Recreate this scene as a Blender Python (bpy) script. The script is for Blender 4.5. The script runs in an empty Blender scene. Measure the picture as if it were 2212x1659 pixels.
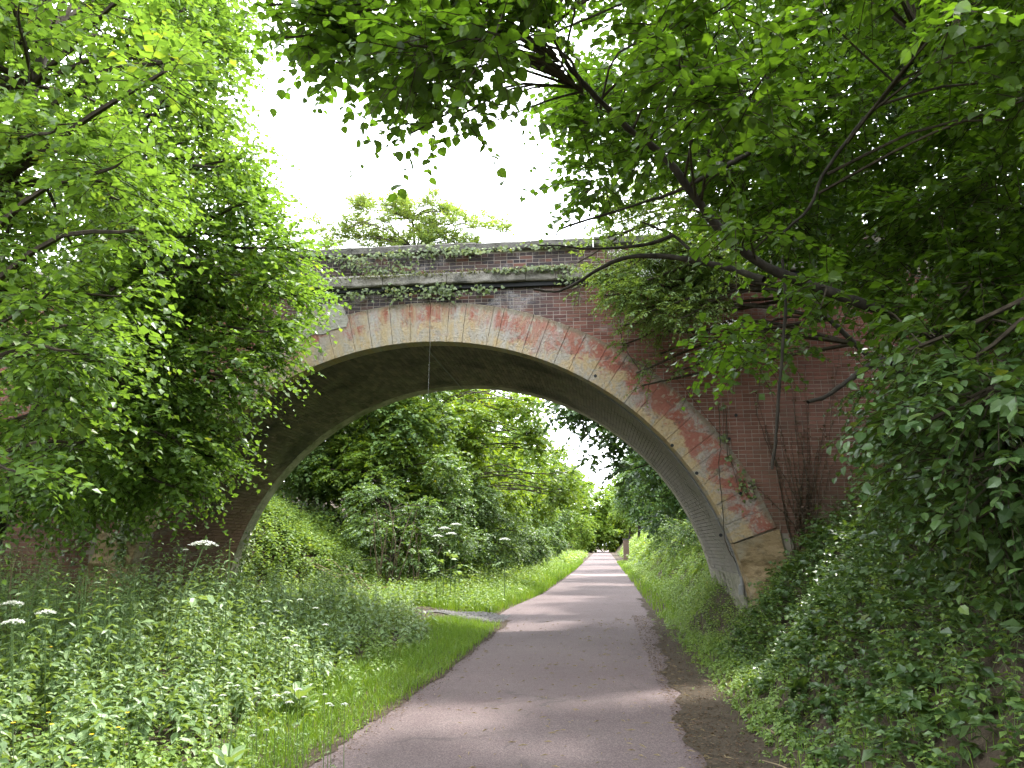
import bpy, math
import numpy as np
from mathutils import Vector

# ------------------------------------------------------------------ camera, sky, sun, exposure
S = bpy.context.scene
COL = S.collection
CAM = np.array([0.0, 0.0, 1.6])
PITCH = math.radians(11.74)
YAW = math.radians(6.62)
cd = bpy.data.cameras.new("camera"); cam = bpy.data.objects.new("camera", cd); COL.objects.link(cam)
cam.location = CAM
cam.rotation_euler = (math.pi / 2 + PITCH, 0, YAW)
cd.sensor_width = 36; cd.lens = 1924 / 2560 * 36
cd.clip_start = 0.05; cd.clip_end = 2000
S.camera = cam

SUN = Vector((0.36, 0.40, 1.0)).normalized()
w = bpy.data.worlds.new("World"); S.world = w; w.use_nodes = True
nt = w.node_tree; bg = nt.nodes["Background"]
sky = nt.nodes.new("ShaderNodeTexSky"); sky.sky_type = 'NISHITA'; sky.sun_disc = False
sky.sun_elevation = math.asin(SUN.z); sky.sun_rotation = math.atan2(SUN.x, SUN.y)
sky.dust_density = 3.0; sky.air_density = 1.0; sky.ozone_density = 1.0
# thin bright cloud drawn over the whole sky
tcw = nt.nodes.new("ShaderNodeTexCoord")
nz = nt.nodes.new("ShaderNodeTexNoise"); nz.inputs["Scale"].default_value = 2.2; nz.inputs["Detail"].default_value = 5
nt.links.new(tcw.outputs["Generated"], nz.inputs["Vector"])
rp = nt.nodes.new("ShaderNodeMapRange"); rp.inputs[1].default_value = .3; rp.inputs[2].default_value = .6
rp.inputs[3].default_value = .75; rp.inputs[4].default_value = .97
nt.links.new(nz.outputs["Fac"], rp.inputs[0])
mixw = nt.nodes.new("ShaderNodeMix"); mixw.data_type = 'RGBA'
nt.links.new(rp.outputs[0], mixw.inputs[0]); nt.links.new(sky.outputs[0], mixw.inputs[6])
mixw.inputs[7].default_value = (18.2, 19.0, 20.4, 1)
nt.links.new(mixw.outputs[2], bg.inputs[0]); bg.inputs[1].default_value = 0.13

sl = bpy.data.lights.new("sun", 'SUN'); so = bpy.data.objects.new("sun", sl); COL.objects.link(so)
sl.energy = 3.4; sl.angle = math.radians(3.5); sl.color = (1.0, .96, .90)
so.rotation_euler = SUN.to_track_quat('Z', 'Y').to_euler(); so.location = (10, 10, 30)

V_ = S.view_settings
V_.view_transform = 'Standard'; V_.look = 'None'; V_.gamma = 1; V_.use_curve_mapping = False
V_.exposure = 1.58
S.cycles.max_bounces = 7; S.cycles.diffuse_bounces = 4; S.cycles.glossy_bounces = 2
S.cycles.transmission_bounces = 4; S.cycles.transparent_max_bounces = 4
S.cycles.caustics_reflective = False; S.cycles.caustics_refractive = False

# ------------------------------------------------------------------ helpers
F_ = 1662.5; CX, CY = 1106.0, 829.5
fw = np.array([-math.sin(YAW) * math.cos(PITCH), math.cos(YAW) * math.cos(PITCH), math.sin(PITCH)])
rt = np.array([math.cos(YAW), math.sin(YAW), 0]); upv = np.cross(rt, fw)
def at(px, py, Y):
    d = fw * F_ + rt * (px - CX) - upv * (py - CY)
    return CAM + d * (Y / d[1])
def rng_(s): return np.random.default_rng(s)
def nrm(v):
    v = np.asarray(v, float)
    return v / np.maximum(np.linalg.norm(v, axis=-1, keepdims=True), 1e-9)
def ss(a, b, x):
    t = np.clip((np.asarray(x, float) - a) / (b - a), 0, 1); return t * t * (3 - 2 * t)

class MB:
    """collects vertex/face arrays and links them as one mesh object"""
    def __init__(s): s.V = []; s.F = []; s.M = []; s.n = 0
    def add(s, V, F, m=0):
        V = np.asarray(V, float).reshape(-1, 3); F = np.asarray(F, np.int64)
        if len(V) == 0: return s
        s.V.append(V); s.F.append(F + s.n); s.M.append(np.full(len(F), m, np.int32)); s.n += len(V); return s
    def mesh(s, name, mats, smooth=False):
        me = bpy.data.meshes.new(name)
        V = np.concatenate(s.V).astype(np.float32)
        me.vertices.add(len(V)); me.vertices.foreach_set("co", V.ravel())
        loops = np.concatenate([f.ravel() for f in s.F]).astype(np.int32)
        sizes = np.concatenate([np.full(len(f), f.shape[1], np.int32) for f in s.F])
        me.loops.add(len(loops)); me.loops.foreach_set("vertex_index", loops)
        me.polygons.add(len(sizes))
        me.polygons.foreach_set("loop_start", np.concatenate([[0], np.cumsum(sizes)[:-1]]).astype(np.int32))
        me.polygons.foreach_set("material_index", np.concatenate(s.M))
        me.polygons.foreach_set("use_smooth", np.full(len(sizes), bool(smooth)))
        me.update(calc_edges=True); me.validate()
        for m in (mats if isinstance(mats, (list, tuple)) else [mats]): me.materials.append(m)
        return me
    def build(s, name, mats, parent=None, smooth=False, **tags):
        return link(name, s.mesh(name, mats, smooth), parent, **tags)
def link(name, data, parent=None, **tags):
    o = bpy.data.objects.new(name, data); COL.objects.link(o)
    if parent is not None: o.parent = parent
    for k, v in tags.items():
        if v is not None: o[{'cat': 'category'}.get(k, k)] = v
    return o
def root(name, label, cat, group=None, loc=(0, 0, 0)):
    return link(name, None, None, label=label, cat=cat, group=group)

BOXF = np.array([[0, 3, 2, 1], [4, 5, 6, 7], [0, 1, 5, 4], [1, 2, 6, 5], [2, 3, 7, 6], [3, 0, 4, 7]])
def boxv(x0, x1, y0, y1, z0, z1):
    return np.array([[x0, y0, z0], [x1, y0, z0], [x1, y1, z0], [x0, y1, z0], [x0, y0, z1], [x1, y0, z1], [x1, y1, z1], [x0, y1, z1]])
def smooth_path(P, n):
    """Catmull-Rom through P"""
    P = np.asarray(P, float)
    Q = np.vstack([2 * P[0] - P[1], P, 2 * P[-1] - P[-2]])
    t = np.linspace(0, len(P) - 1 - 1e-6, n); i = t.astype(int); u = (t - i)[:, None]
    a, b, c, d = Q[i], Q[i + 1], Q[i + 2], Q[i + 3]
    return .5 * (2 * b + (c - a) * u + (2 * a - 5 * b + 4 * c - d) * u ** 2 + (3 * b - a - 3 * c + d) * u ** 3)
def tube(P, R, sides=8):
    P = np.asarray(P, float); n = len(P); R = np.broadcast_to(np.asarray(R, float), (n,))
    T = nrm(np.gradient(P, axis=0)); ref = np.array([0.31, 0.17, .93]) if abs(T[0][2]) < .9 else np.array([1., .1, 0])
    A = nrm(np.cross(T, ref)); B = np.cross(T, A)
    an = np.linspace(0, 2 * math.pi, sides, endpoint=False)
    V = P[:, None] + R[:, None, None] * (A[:, None] * np.cos(an)[None, :, None] + B[:, None] * np.sin(an)[None, :, None])
    i = np.arange(n - 1)[:, None] * sides; j = np.arange(sides)[None]; k = (j + 1) % sides
    Fq = np.stack([i + j, i + k, i + sides + k, i + sides + j], -1).reshape(-1, 4)
    return V.reshape(-1, 3), Fq

# ------------------------------------------------------------------ leaf geometry
def _sym(mid, side, tri):
    """mid: midrib verts, side: one-sided verts; tri indices with m#/s# -> mirrored"""
    m = len(mid); k = len(side)
    V = np.array(list(mid) + list(side) + [(a, -b, c) for a, b, c in side], float)
    Fl = []
    for t in tri:
        Fl.append([v if v >= 0 else m + (-v - 1) for v in t])
        Fl.append([v if v >= 0 else m + k + (-v - 1) for v in t][::-1])
    return V, np.array(Fl)
DIAMOND = _sym([(0, 0, 0), (1, 0, -.10)], [(.45, .36, .06)], [(0, 1, -1)])
LEAF = _sym([(0, 0, 0), (.5, 0, -.03), (1, 0, -.14)], [(.2, .30, .05), (.62, .33, .05)], [(0, 1, -1), (-1, 1, -2), (-2, 1, 2)])
BROAD = _sym([(0, 0, 0), (.33, 0, -.02), (.7, 0, -.05), (1.0, 0, -.16)],
             [(.0, .22, .03), (.28, .43, .06), (.62, .36, .05), (.84, .15, -.02)],
             [(0, 1, -1), (-1, 1, -2), (-2, 1, 2), (-2, 2, -3), (-3, 2, -4), (-4, 2, 3)])
LEAF4 = _sym([(0, 0, 0), (.5, 0, -.03), (1, 0, -.12)], [(.42, .36, .05)], [(0, 1, -1), (-1, 1, 2)])
ROUND = _sym([(0, 0, 0), (.5, 0, -.03), (1, 0, -.16)], [(.05, .26, .03), (.36, .44, .06), (.76, .27, .02)], [(0, 1, -1), (-1, 1, -2), (-2, 1, -3), (-3, 1, 2)])
IVY = _sym([(0, 0, 0), (.4, 0, 0), (1, 0, -.06)], [(-.08, .3, .02), (.25, .55, .0), (.48, .26, .04), (.62, .30, 0)],
           [(0, 1, -1), (-1, 1, -2), (-2, 1, -3), (-3, 1, -4), (-4, 1, 2)])
def leaves(pos, axis, up, size, width, tmpl):
    TV, TF = tmpl
    a = nrm(axis); sd = nrm(np.cross(up, a)); n = np.cross(a, sd)
    size = np.broadcast_to(size, (len(pos),)); width = np.broadcast_to(width, (len(pos),))
    V = (pos[:, None] + a[:, None] * (TV[None, :, 0:1] * size[:, None, None])
         + sd[:, None] * (TV[None, :, 1:2] * (size * width)[:, None, None])
         + n[:, None] * (TV[None, :, 2:3] * size[:, None, None]))
    Fq = (TF[None] + (np.arange(len(pos)) * len(TV))[:, None, None]).reshape(-1, 3)
    return V.reshape(-1, 3), Fq
def shoots(r, base, d, L, K, leaf, tmpl=LEAF, width=1., mode='flat', droop=.25, mb=None, twig=.004, lm=0, tm=1, spread=.8, start=.1):
    """N leafy shoots. flat = alternate leaves in one plane, opp = crossed pairs up a stem, tuft = whorl"""
    N = len(base); d = nrm(d); L = np.broadcast_to(L, (N,)).astype(float); leaf = np.broadcast_to(leaf, (N,))
    mb = mb or MB(); Z = np.array([0, 0, 1.])
    k = np.arange(K)
    t = (start + (1 - start) * (k[None] + r.uniform(.2, .9, (N, K))) / K)
    if mode == 'opp': t = start + (1 - start) * (np.repeat(np.arange((K + 1) // 2), 2)[:K][None] + .9) / ((K + 1) // 2) + r.normal(0, .01, (N, K))
    P = base[:, None] + d[:, None] * (L[:, None] * t)[..., None]
    P[..., 2] -= droop * L[:, None] * t ** 2
    T = nrm(d[:, None] - np.array([0, 0, 2.]) * (droop * t)[..., None])
    if mode == 'flat':
        Sd = np.cross(T, Z + r.normal(0, .25, (N, 1, 3))); Sd = nrm(Sd)
        sg = np.where(k % 2 == 0, 1., -1.)[None, :, None]
        ax = T * .55 + Sd * sg * spread + r.normal(0, .22, (N, K, 3)) - Z * .15
        up = Z + r.normal(0, .38, (N, K, 3)) + T * .0
        sz = leaf[:, None] * r.uniform(.5, 1.28, (N, K)) * (1 - .35 * np.clip(t, 0, 1) ** 3)
    else:
        az0 = r.uniform(0, 6.28, (N, 1)); az = az0 + (k // 2 % 2)[None] * 1.571 + (k % 2)[None] * 3.1416 + r.normal(0, .25, (N, K))
        hx = np.stack([np.cos(az), np.sin(az), np.zeros_like(az)], -1)
        ax = hx * .9 + Z * (.35 * t - .50 + r.normal(0, .2, (N, K)))[..., None]
        up = Z + r.normal(0, .22, (N, K, 3))
        sz = leaf[:, None] * r.uniform(.75, 1.15, (N, K)) * np.clip(1.15 - .75 * t ** 2.2, .2, 1.1) * np.clip(.5 + 1.5 * t, .5, 1)
    V, Fq = leaves(P.reshape(-1, 3), ax.reshape(-1, 3), up.reshape(-1, 3), sz.reshape(-1), width, tmpl)
    mb.add(V, Fq, lm)
    if twig > 0:
        tt = np.array([0, .55, 1.0]); q = base[:, None] + d[:, None] * (L[:, None] * tt)[..., None]
        q[..., 2] -= droop * L[:, None] * tt ** 2
        A = nrm(np.cross(d, np.array([.3, .9, .2]))); rad = twig * np.array([1, .7, .3])
        TV = np.stack([q - A[:, None] * rad[None, :, None], q + A[:, None] * rad[None, :, None]], 2)
        f = np.array([[0, 1, 3, 2], [2, 3, 5, 4]])
        mb.add(TV.reshape(-1, 3), (f[None] + (np.arange(N) * 6)[:, None, None]).reshape(-1, 4), tm)
    return mb
def clump_shoots(r, clumps, dens, L, droop_dir=0., hub=None):
    """bases and directions of shoots filling ellipsoid clumps; dens = shoots per m2 of clump surface"""
    Bs = []; Ds = []
    for c in clumps:
        c = np.asarray(c, float); R = c[3:6] if len(c) >= 6 else np.full(3, c[3])
        n = max(4, int(dens * 4 * math.pi * (R.prod()) ** (2 / 3)))
        u = nrm(r.normal(size=(n, 3))); rad = r.uniform(.25, 1.0, n) ** .55
        b = c[:3] + u * rad[:, None] * np.maximum(R - L * .55, R * .35)
        d = u * np.array([1, 1, .55]) + r.normal(0, .35, (n, 3)) + np.array([0, 0, .12 - droop_dir])
        if hub is not None:
            o = c[:3] - np.asarray(hub); o[2] *= .3; d = d + nrm(o) * .45
        Bs.append(b); Ds.append(d)
    return np.concatenate(Bs), nrm(np.concatenate(Ds))
def in_poly(px, py, poly):
    c = np.zeros(len(px), bool); P = np.asarray(poly, float); j = len(P) - 1
    for i in range(len(P)):
        xi, yi = P[i]; xj, yj = P[j]
        hit = ((yi > py) != (yj > py)) & (px < (xj - xi) * (py - yi) / (yj - yi + 1e-12) + xi)
        c ^= hit; j = i
    return c
def region_clumps(r, poly, depth, n, rad):
    """clump centres spread through the solid angle of an outline between two depths"""
    P = np.asarray(poly, float); out = []
    while len(out) < n:
        px = r.uniform(P[:, 0].min(), P[:, 0].max(), 1); py = r.uniform(P[:, 1].min(), P[:, 1].max(), 1)
        if in_poly(px, py, poly)[0]:
            lo, hi = depth(px[0], py[0]); Y = r.uniform(lo, hi)
            c = at(px[0], py[0], Y); out.append([*c, *(r.uniform(*rad) * np.array([1, 1, .75]))])
    return np.array(out)

# ------------------------------------------------------------------ materials
class NT:
    def __init__(s, name):
        s.m = bpy.data.materials.new(name); s.m.use_nodes = True; s.t = s.m.node_tree
        s.b = s.t.nodes["Principled BSDF"]; s.out = s.t.nodes["Material Output"]
    def n(s, typ, **kw):
        x = s.t.nodes.new(typ)
        for k, v in kw.items(): setattr(x, k, v)
        return x
    def l(s, a, b): s.t.links.new(a, b)
    def val(s, sock, v):
        if hasattr(v, "is_linked") or isinstance(v, bpy.types.NodeSocket): s.l(v, sock)
        else:
            if isinstance(v, (tuple, list)) and len(v) == 3 and sock.type == 'RGBA': v = (*v, 1)
            sock.default_value = v
    def noise(s, scale, detail=4, vec=None, rough=.55, out="Fac", dist=0):
        x = s.n("ShaderNodeTexNoise"); x.inputs["Scale"].default_value = scale; x.inputs["Detail"].default_value = detail
        x.inputs["Roughness"].default_value = rough; x.inputs["Distortion"].default_value = dist
        s.l(vec if vec is not None else s.pos(), x.inputs["Vector"]); return x.outputs[out]
    def pos(s):
        if not hasattr(s, "_p"): s._g = s.n("ShaderNodeNewGeometry"); s._p = s._g.outputs["Position"]
        return s._p
    def island(s): s.pos(); return s._g.outputs["Random Per Island"]
    def rand(s): return s.n("ShaderNodeObjectInfo").outputs["Random"]
    def mul(s, vec, v):
        x = s.n("ShaderNodeVectorMath", operation='MULTIPLY'); s.l(vec, x.inputs[0]); x.inputs[1].default_value = v; return x.outputs[0]
    def sep(s, vec=None):
        x = s.n("ShaderNodeSeparateXYZ"); s.l(vec if vec is not None else s.pos(), x.inputs[0]); return x.outputs
    def math(s, op, a, b=0., c=0., clamp=False):
        x = s.n("ShaderNodeMath", operation=op); x.use_clamp = clamp
        for i, v in enumerate((a, b, c)): s.val(x.inputs[i], v)
        return x.outputs[0]
    def mr(s, v, a, b, c=0., d=1.):
        x = s.n("ShaderNodeMapRange"); s.l(v, x.inputs[0])
        for i, q in enumerate((a, b, c, d)): x.inputs[i + 1].default_value = q
        return x.outputs[0]
    def mix(s, f, a, b, blend='MIX'):
        x = s.n("ShaderNodeMix", data_type='RGBA', blend_type=blend)
        s.val(x.inputs[0], f); s.val(x.inputs[6], a); s.val(x.inputs[7], b); return x.outputs[2]
    def ramp(s, v, stops):
        x = s.n("ShaderNodeValToRGB"); e = x.color_ramp.elements
        while len(e) < len(stops): e.new(.5)
        for q, (p, c) in zip(e, stops): q.position = p; q.color = (*c, 1)
        s.l(v, x.inputs[0]); return x.outputs[0]
    def bump(s, h, strength=.5, dist=.01):
        x = s.n("ShaderNodeBump"); x.inputs["Strength"].default_value = strength; x.inputs["Distance"].default_value = dist
        s.l(h, x.inputs["Height"]); s.l(x.outputs[0], s.b.inputs["Normal"])
    def base(s, c, rough=.8, spec=.3):
        s.val(s.b.inputs["Base Color"], c); s.val(s.b.inputs["Roughness"], rough); s.b.inputs["Specular IOR Level"].default_value = spec
        return s

def leaf_mat(name, dark, light, trans=.42, rough=.42, tint=(1.5, 1.35, .45), spec=.5, yellow=0.):
    q = NT(name); i = q.island()
    big = q.noise(.9, 2)
    f = q.math('ADD', q.math('MULTIPLY', i, .6), q.math('MULTIPLY', big, .45), clamp=True)
    stops = [(.1, dark), (.85, light)]
    if yellow: stops = [(.1, dark), (.8, light), (.93, (light[0] * 1.6 + .04, light[1] * 1.15, light[2] * .7))]
    c = q.ramp(f, stops)
    q.base(c, rough, spec)
    tr = q.n("ShaderNodeBsdfTranslucent")
    tc = q.mix(1., c, tint, 'MULTIPLY'); q.l(tc, tr.inputs[0])
    mx = q.n("ShaderNodeMixShader"); mx.inputs[0].default_value = trans
    q.l(q.b.outputs[0], mx.inputs[1]); q.l(tr.outputs[0], mx.inputs[2]); q.l(mx.outputs[0], q.out.inputs[0])
    return q.m
def bark_mat(name, a, b, scale=9):
    q = NT(name); n = q.noise(scale, 6, q.mul(q.pos(), (1, 1, .35))); q.base(q.mix(q.mr(n, .3, .7), a, b), .9, .2); q.bump(n, .8, .02); return q.m

M = {}
M['elm'] = leaf_mat("elm_leaf", (.07, .135, .034), (.165, .27, .06), .5, .38, tint=(1.4, 1.4, .5), yellow=1)
M['lime'] = leaf_mat("lime_leaf", (.05, .10, .016), (.105, .18, .026), .5, .45, tint=(1.45, 1.55, .45))
M['elder'] = leaf_mat("elder_leaf", (.09, .16, .05), (.19, .28, .085), .42, .45)
M['robinia'] = leaf_mat("robinia_leaf", (.14, .22, .07), (.22, .31, .10), .5, .5, yellow=1)
M['nettle'] = leaf_mat("nettle_leaf", (.10, .175, .07), (.24, .345, .145), .36, .46)
M['weed'] = leaf_mat("weed_leaf", (.10, .18, .04), (.23, .34, .085), .4, .45, yellow=1)
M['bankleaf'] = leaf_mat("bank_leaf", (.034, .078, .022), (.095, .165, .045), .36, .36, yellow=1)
M['ivy'] = leaf_mat("ivy_leaf", (.045, .08, .022), (.16, .21, .06), .25, .35, yellow=1)
M['grass'] = leaf_mat("grass_blade", (.09, .19, .02), (.19, .31, .04), .4, .5, yellow=1)
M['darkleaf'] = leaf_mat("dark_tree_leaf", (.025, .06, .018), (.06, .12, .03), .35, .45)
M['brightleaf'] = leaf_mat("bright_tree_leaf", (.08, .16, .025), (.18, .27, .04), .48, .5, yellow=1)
M['shrubleaf'] = leaf_mat("shrub_leaf", (.055, .115, .035), (.14, .225, .065), .38, .42)
M['deadleaf'] = leaf_mat("dead_leaf", (.05, .03, .018), (.13, .085, .05), .2, .8)
M['moss'] = leaf_mat("moss_tuft", (.05, .07, .015), (.14, .15, .03), .2, .9)
M['twig'] = bark_mat("twig_bark", (.03, .024, .016), (.065, .052, .034), 20)
M['stem'] = NT("green_stem").base((.10, .16, .05), .6).m
M['bark'] = bark_mat("bark", (.02, .017, .014), (.055, .048, .036), 16)
M['palebark'] = bark_mat("pale_bark", (.10, .075, .05), (.22, .17, .12))
M['deadwood'] = bark_mat("dead_wood", (.16, .12, .07), (.32, .26, .16), 14)
M['straw'] = NT("straw").base((.38, .30, .16), .8).m
M['petal'] = leaf_mat("white_petal", (.7, .72, .66), (.82, .82, .78), .3, .7, tint=(1, 1, .95))
M['yellow'] = leaf_mat("yellow_petal", (.75, .45, .01), (.85, .60, .02), .3, .5, tint=(1, 1, .4))

def m_asphalt():
    q = NT("red_asphalt"); p = q.pos()
    fine = q.noise(160, 3); big = q.noise(.55, 4); mid = q.noise(5, 4)
    c = q.mix(q.mr(big, .35, .65), (.110, .082, .081), (.143, .111, .108))
    c = q.mix(q.math('MULTIPLY', q.mr(mid, .35, .75), .35), c, (.155, .13, .124))
    vo = q.n("ShaderNodeTexVoronoi"); vo.inputs["Scale"].default_value = 110; q.l(p, vo.inputs["Vector"])
    sp = q.ramp(vo.outputs["Color"], [(.25, (.55, .5, .5)), (.6, (1, .98, .98)), (.92, (1.5, 1.45, 1.4))])
    c = q.mix(.75, c, sp, 'MULTIPLY')
    cr = q.n("ShaderNodeTexVoronoi", feature='DISTANCE_TO_EDGE'); cr.inputs["Scale"].default_value = .55
    wob = q.n("ShaderNodeVectorMath", operation='ADD'); q.l(p, wob.inputs[0]); q.l(q.mul(q.noise(3, 5, out="Color"), (.5, .5, 0)), wob.inputs[1]); q.l(wob.outputs[0], cr.inputs["Vector"])
    crack = q.math('MULTIPLY', q.mr(cr.outputs["Distance"], .012, .003), q.mr(q.noise(.8, 3), .48, .58))
    c = q.mix(q.math('MULTIPLY', crack, .55), c, (.05, .042, .04))
    c = q.mix(q.math('MULTIPLY', q.mr(q.noise(2.2, 7, rough=.7), .52, .7), .4), c, (.085, .068, .062))
    q.base(c, .85, .25); q.bump(q.math('ADD', fine, vo.outputs["Distance"]), .45, .006); return q.m
M['asphalt'] = m_asphalt(); M['post'] = NT('post_brick').base((.22, .15, .12), .9).m
def m_soil(name, a, b, c2):
    q = NT(name); n = q.noise(7, 8); n2 = q.noise(60, 4); c = q.mix(q.mr(n, .3, .7), a, b); c = q.mix(q.mr(n2, .55, .75), c, c2)
    q.base(c, .95, .15); q.bump(q.math('ADD', n2, n), .8, .02); return q.m
M['soil'] = m_soil("soil", (.038, .03, .02), (.078, .06, .042), (.12, .095, .065))
M['ground'] = M['soil']
M['gravel'] = m_soil("gravel", (.09, .085, .075), (.14, .135, .12), (.2, .19, .175))
M['stone_bit'] = NT("gravel_stone").base((.2, .19, .18), .9).m

def m_brick(name, obj):
    q = NT(name); r = q.rand() if obj else q.island(); x, y, z = q.sep()
    n = q.noise(1.3, 4); f = q.noise(45, 4)
    c = q.ramp(r, [(.0, (.17, .072, .056)), (.35, (.24, .096, .073)), (.7, (.29, .122, .09)), (1., (.23, .105, .085))])
    dark = q.ramp(r, [(0, (.035, .036, .045)), (.6, (.065, .058, .062)), (.9, (.11, .07, .062)), (1, (.17, .08, .06))])
    # burnt blue bricks round the crown, mixed bricks in the parapet
    band = q.math('MULTIPLY', q.mr(z, 4.95, 5.3), q.mr(q.math('ABSOLUTE', q.math('ADD', x, 3.1)), 3.3, 2.0))
    band = q.math('ADD', band, q.math('MULTIPLY', q.mr(z, 6.0, 6.1), .55), clamp=True)
    band = q.math('MULTIPLY', band, q.mr(q.math('ADD', n, q.math('MULTIPLY', r, .35)), .28, .5))
    c = q.mix(band, c, dark)
    low = q.math('MULTIPLY', q.mr(z, 4.8, 2.2), q.mr(n, .2, .6, .4, .85))
    c = q.mix(low, c, (.115, .075, .05))
    c = q.mix(q.math('MULTIPLY', q.mr(n, .55, .72), .45), c, (.10, .065, .05))
    eff = q.math('MULTIPLY', q.mr(q.noise(2.6, 5, dist=.6), .54, .66), q.math('MULTIPLY', q.mr(z, 4.6, 5.3), q.mr(f, .35, .6)))
    c = q.mix(q.math('MULTIPLY', eff, .75), c, (.42, .41, .42))
    c = q.mix(q.math('MULTIPLY', q.mr(f, .4, .7), .35), c, (.14, .07, .055))
    q.base(c, .9, .2); q.bump(f, .35, .006); return q.m
M['brick'] = m_brick("brick_single", True); M['bricks'] = m_brick("brick_mass", False)
def m_mortar():
    q = NT("mortar"); x, y, z = q.sep(); n = q.noise(3, 5)
    c = q.mix(q.mr(n, .3, .7), (.27, .23, .20), (.40, .35, .31)); c = q.mix(q.mr(z, 3.6, 2.0, 0, .55), c, (.16, .14, .09))
    q.base(c, .95, .1); return q.m
M['mortar'] = m_mortar()
def m_ring():
    q = NT("painted_ring_stone")
    uv = q.n("ShaderNodeAttribute", attribute_name="ring").outputs["Vector"]; u, v, _ = q.sep(uv)
    r = q.rand()
    st = q.noise(1., 10, q.mul(uv, (2.4, 1.5, 1)), .78, dist=1.0)          # streaks that run down the blocks
    n = q.noise(2.2, 6, dist=.5); f = q.noise(26, 5); n3 = q.noise(1.1, 3)
    sand = q.mix(q.mr(f, .3, .7), (.34, .245, .125), (.45, .35, .215))
    red = q.mix(q.mr(n, .3, .7), (.27, .088, .062), (.31, .14, .105))
    k = q.math('ADD', q.math('MULTIPLY', v, 1.15), q.math('MULTIPLY', q.math('SUBTRACT', st, .5), 1.7))
    k = q.math('ADD', k, q.math('MULTIPLY', q.math('SUBTRACT', r, .5), .14))
    k = q.math('ADD', k, q.math('MULTIPLY', q.math('SUBTRACT', n3, .5), 1.6))
    c = q.mix(q.mr(k, .34, .50), sand, red)
    grey = q.mix(q.mr(f, .3, .7), (.22, .20, .165), (.37, .355, .33))
    g = q.math('MULTIPLY', q.mr(q.noise(1., 9, q.mul(uv, (2.6, 1.3, 1)), rough=.75, dist=1.2), .49, .58), .8)
    c = q.mix(g, c, grey)
    px, py, pz = q.sep(); crown = q.mr(q.math('ABSOLUTE', q.math('ADD', px, 3.0)), 3.0, 1.2)
    run = q.mr(q.noise(1., 7, q.mul(uv, (7.5, .9, 1)), .7, dist=.3), .40, .58)
    c = q.mix(q.math('MULTIPLY', q.math('MULTIPLY', crown, run), .8), c, q.mix(q.mr(q.noise(1., 6, q.mul(uv, (5, .8, 1))), .4, .6), (.36, .29, .18), (.36, .345, .32)))
    lich = q.math('MULTIPLY', q.mr(q.noise(11, 4), .57, .63), q.mr(v, .2, .9))
    c = q.mix(q.math('MULTIPLY', lich, .7), c, (.40, .37, .28))
    top = q.math('MULTIPLY', q.mr(q.math('ADD', v, q.math('MULTIPLY', q.math('SUBTRACT', n, .5), .35)), .86, .97), .75)
    c = q.mix(top, c, (.17, .155, .11))
    c = q.mix(q.math('MULTIPLY', q.mr(q.noise(3.2, 9, rough=.75), .57, .66), .75), c, (.095, .085, .07))
    pit = q.mr(q.noise(30, 3), .64, .72); c = q.mix(q.math('MULTIPLY', pit, .3), c, (.09, .075, .05))
    q.base(c, .92, .15); q.bump(q.math('SUBTRACT', q.math('ADD', f, q.math('MULTIPLY', n, .8)), pit), .9, .02); return q.m
M['ring'] = m_ring()
def m_sand(name, a, b, d):
    q = NT(name); n = q.noise(3.5, 6, q.mul(q.pos(), (1, 1, 2.6)), dist=.6); f = q.noise(30, 5)
    c = q.mix(q.mr(n, .3, .7), a, b); c = q.mix(q.math('MULTIPLY', q.mr(q.noise(2.1, 5), .52, .68), .8), c, d)
    c = q.mix(q.math('MULTIPLY', q.mr(q.noise(6, 6, q.mul(q.pos(), (1, 1, 1.8)), .7), .5, .68), .7), c, tuple(v * .35 for v in a))
    q.base(c, .95, .15); q.bump(q.math('ADD', n, f), .8, .02); return q.m
M['sandstone'] = m_sand("sandstone", (.22, .155, .08), (.36, .27, .16), (.27, .26, .21))
M['coping'] = m_sand("coping_stone", (.10, .094, .085), (.16, .15, .135), (.10, .095, .07))
M['cornice'] = m_sand("cornice_stone", (.20, .18, .15), (.33, .31, .28), (.05, .05, .045))
M['plaster'] = m_sand("grey_plaster", (.30, .28, .24), (.40, .385, .34), (.36, .29, .24))
M['pier_render'] = m_sand("mossy_render", (.24, .22, .18), (.34, .32, .26), (.12, .14, .07))
M['black'] = NT("tarred_moulding").base((.02, .021, .023), .7).m
M['cable'] = NT("grey_cable").base((.16, .16, .16), .6).m
M['wire'] = NT("pale_wire").base((.2, .2, .19), .6).m
def m_vault():
    q = NT("vault_brick"); r = q.island(); x, y, z = q.sep(); n = q.noise(1.2, 5); f = q.noise(25, 4)
    c = q.ramp(r, [(0, (.115, .105, .09)), (.6, (.165, .145, .125)), (1, (.21, .17, .14))])
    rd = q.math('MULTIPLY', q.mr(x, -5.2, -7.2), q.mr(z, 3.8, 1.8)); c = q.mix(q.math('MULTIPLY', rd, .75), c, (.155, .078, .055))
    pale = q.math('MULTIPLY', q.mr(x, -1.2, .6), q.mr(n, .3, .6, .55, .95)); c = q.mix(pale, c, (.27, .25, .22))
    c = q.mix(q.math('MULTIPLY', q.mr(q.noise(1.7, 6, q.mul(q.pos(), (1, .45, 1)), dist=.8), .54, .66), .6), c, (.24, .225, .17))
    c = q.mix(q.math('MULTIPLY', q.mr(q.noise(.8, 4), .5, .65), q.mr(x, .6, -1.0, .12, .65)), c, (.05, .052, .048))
    q.base(c, .95, .1); q.bump(f, .4, .008); return q.m
M['vault'] = m_vault()
M['vaultmortar'] = NT("vault_mortar").base((.24, .225, .20), .95, .1).m

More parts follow.
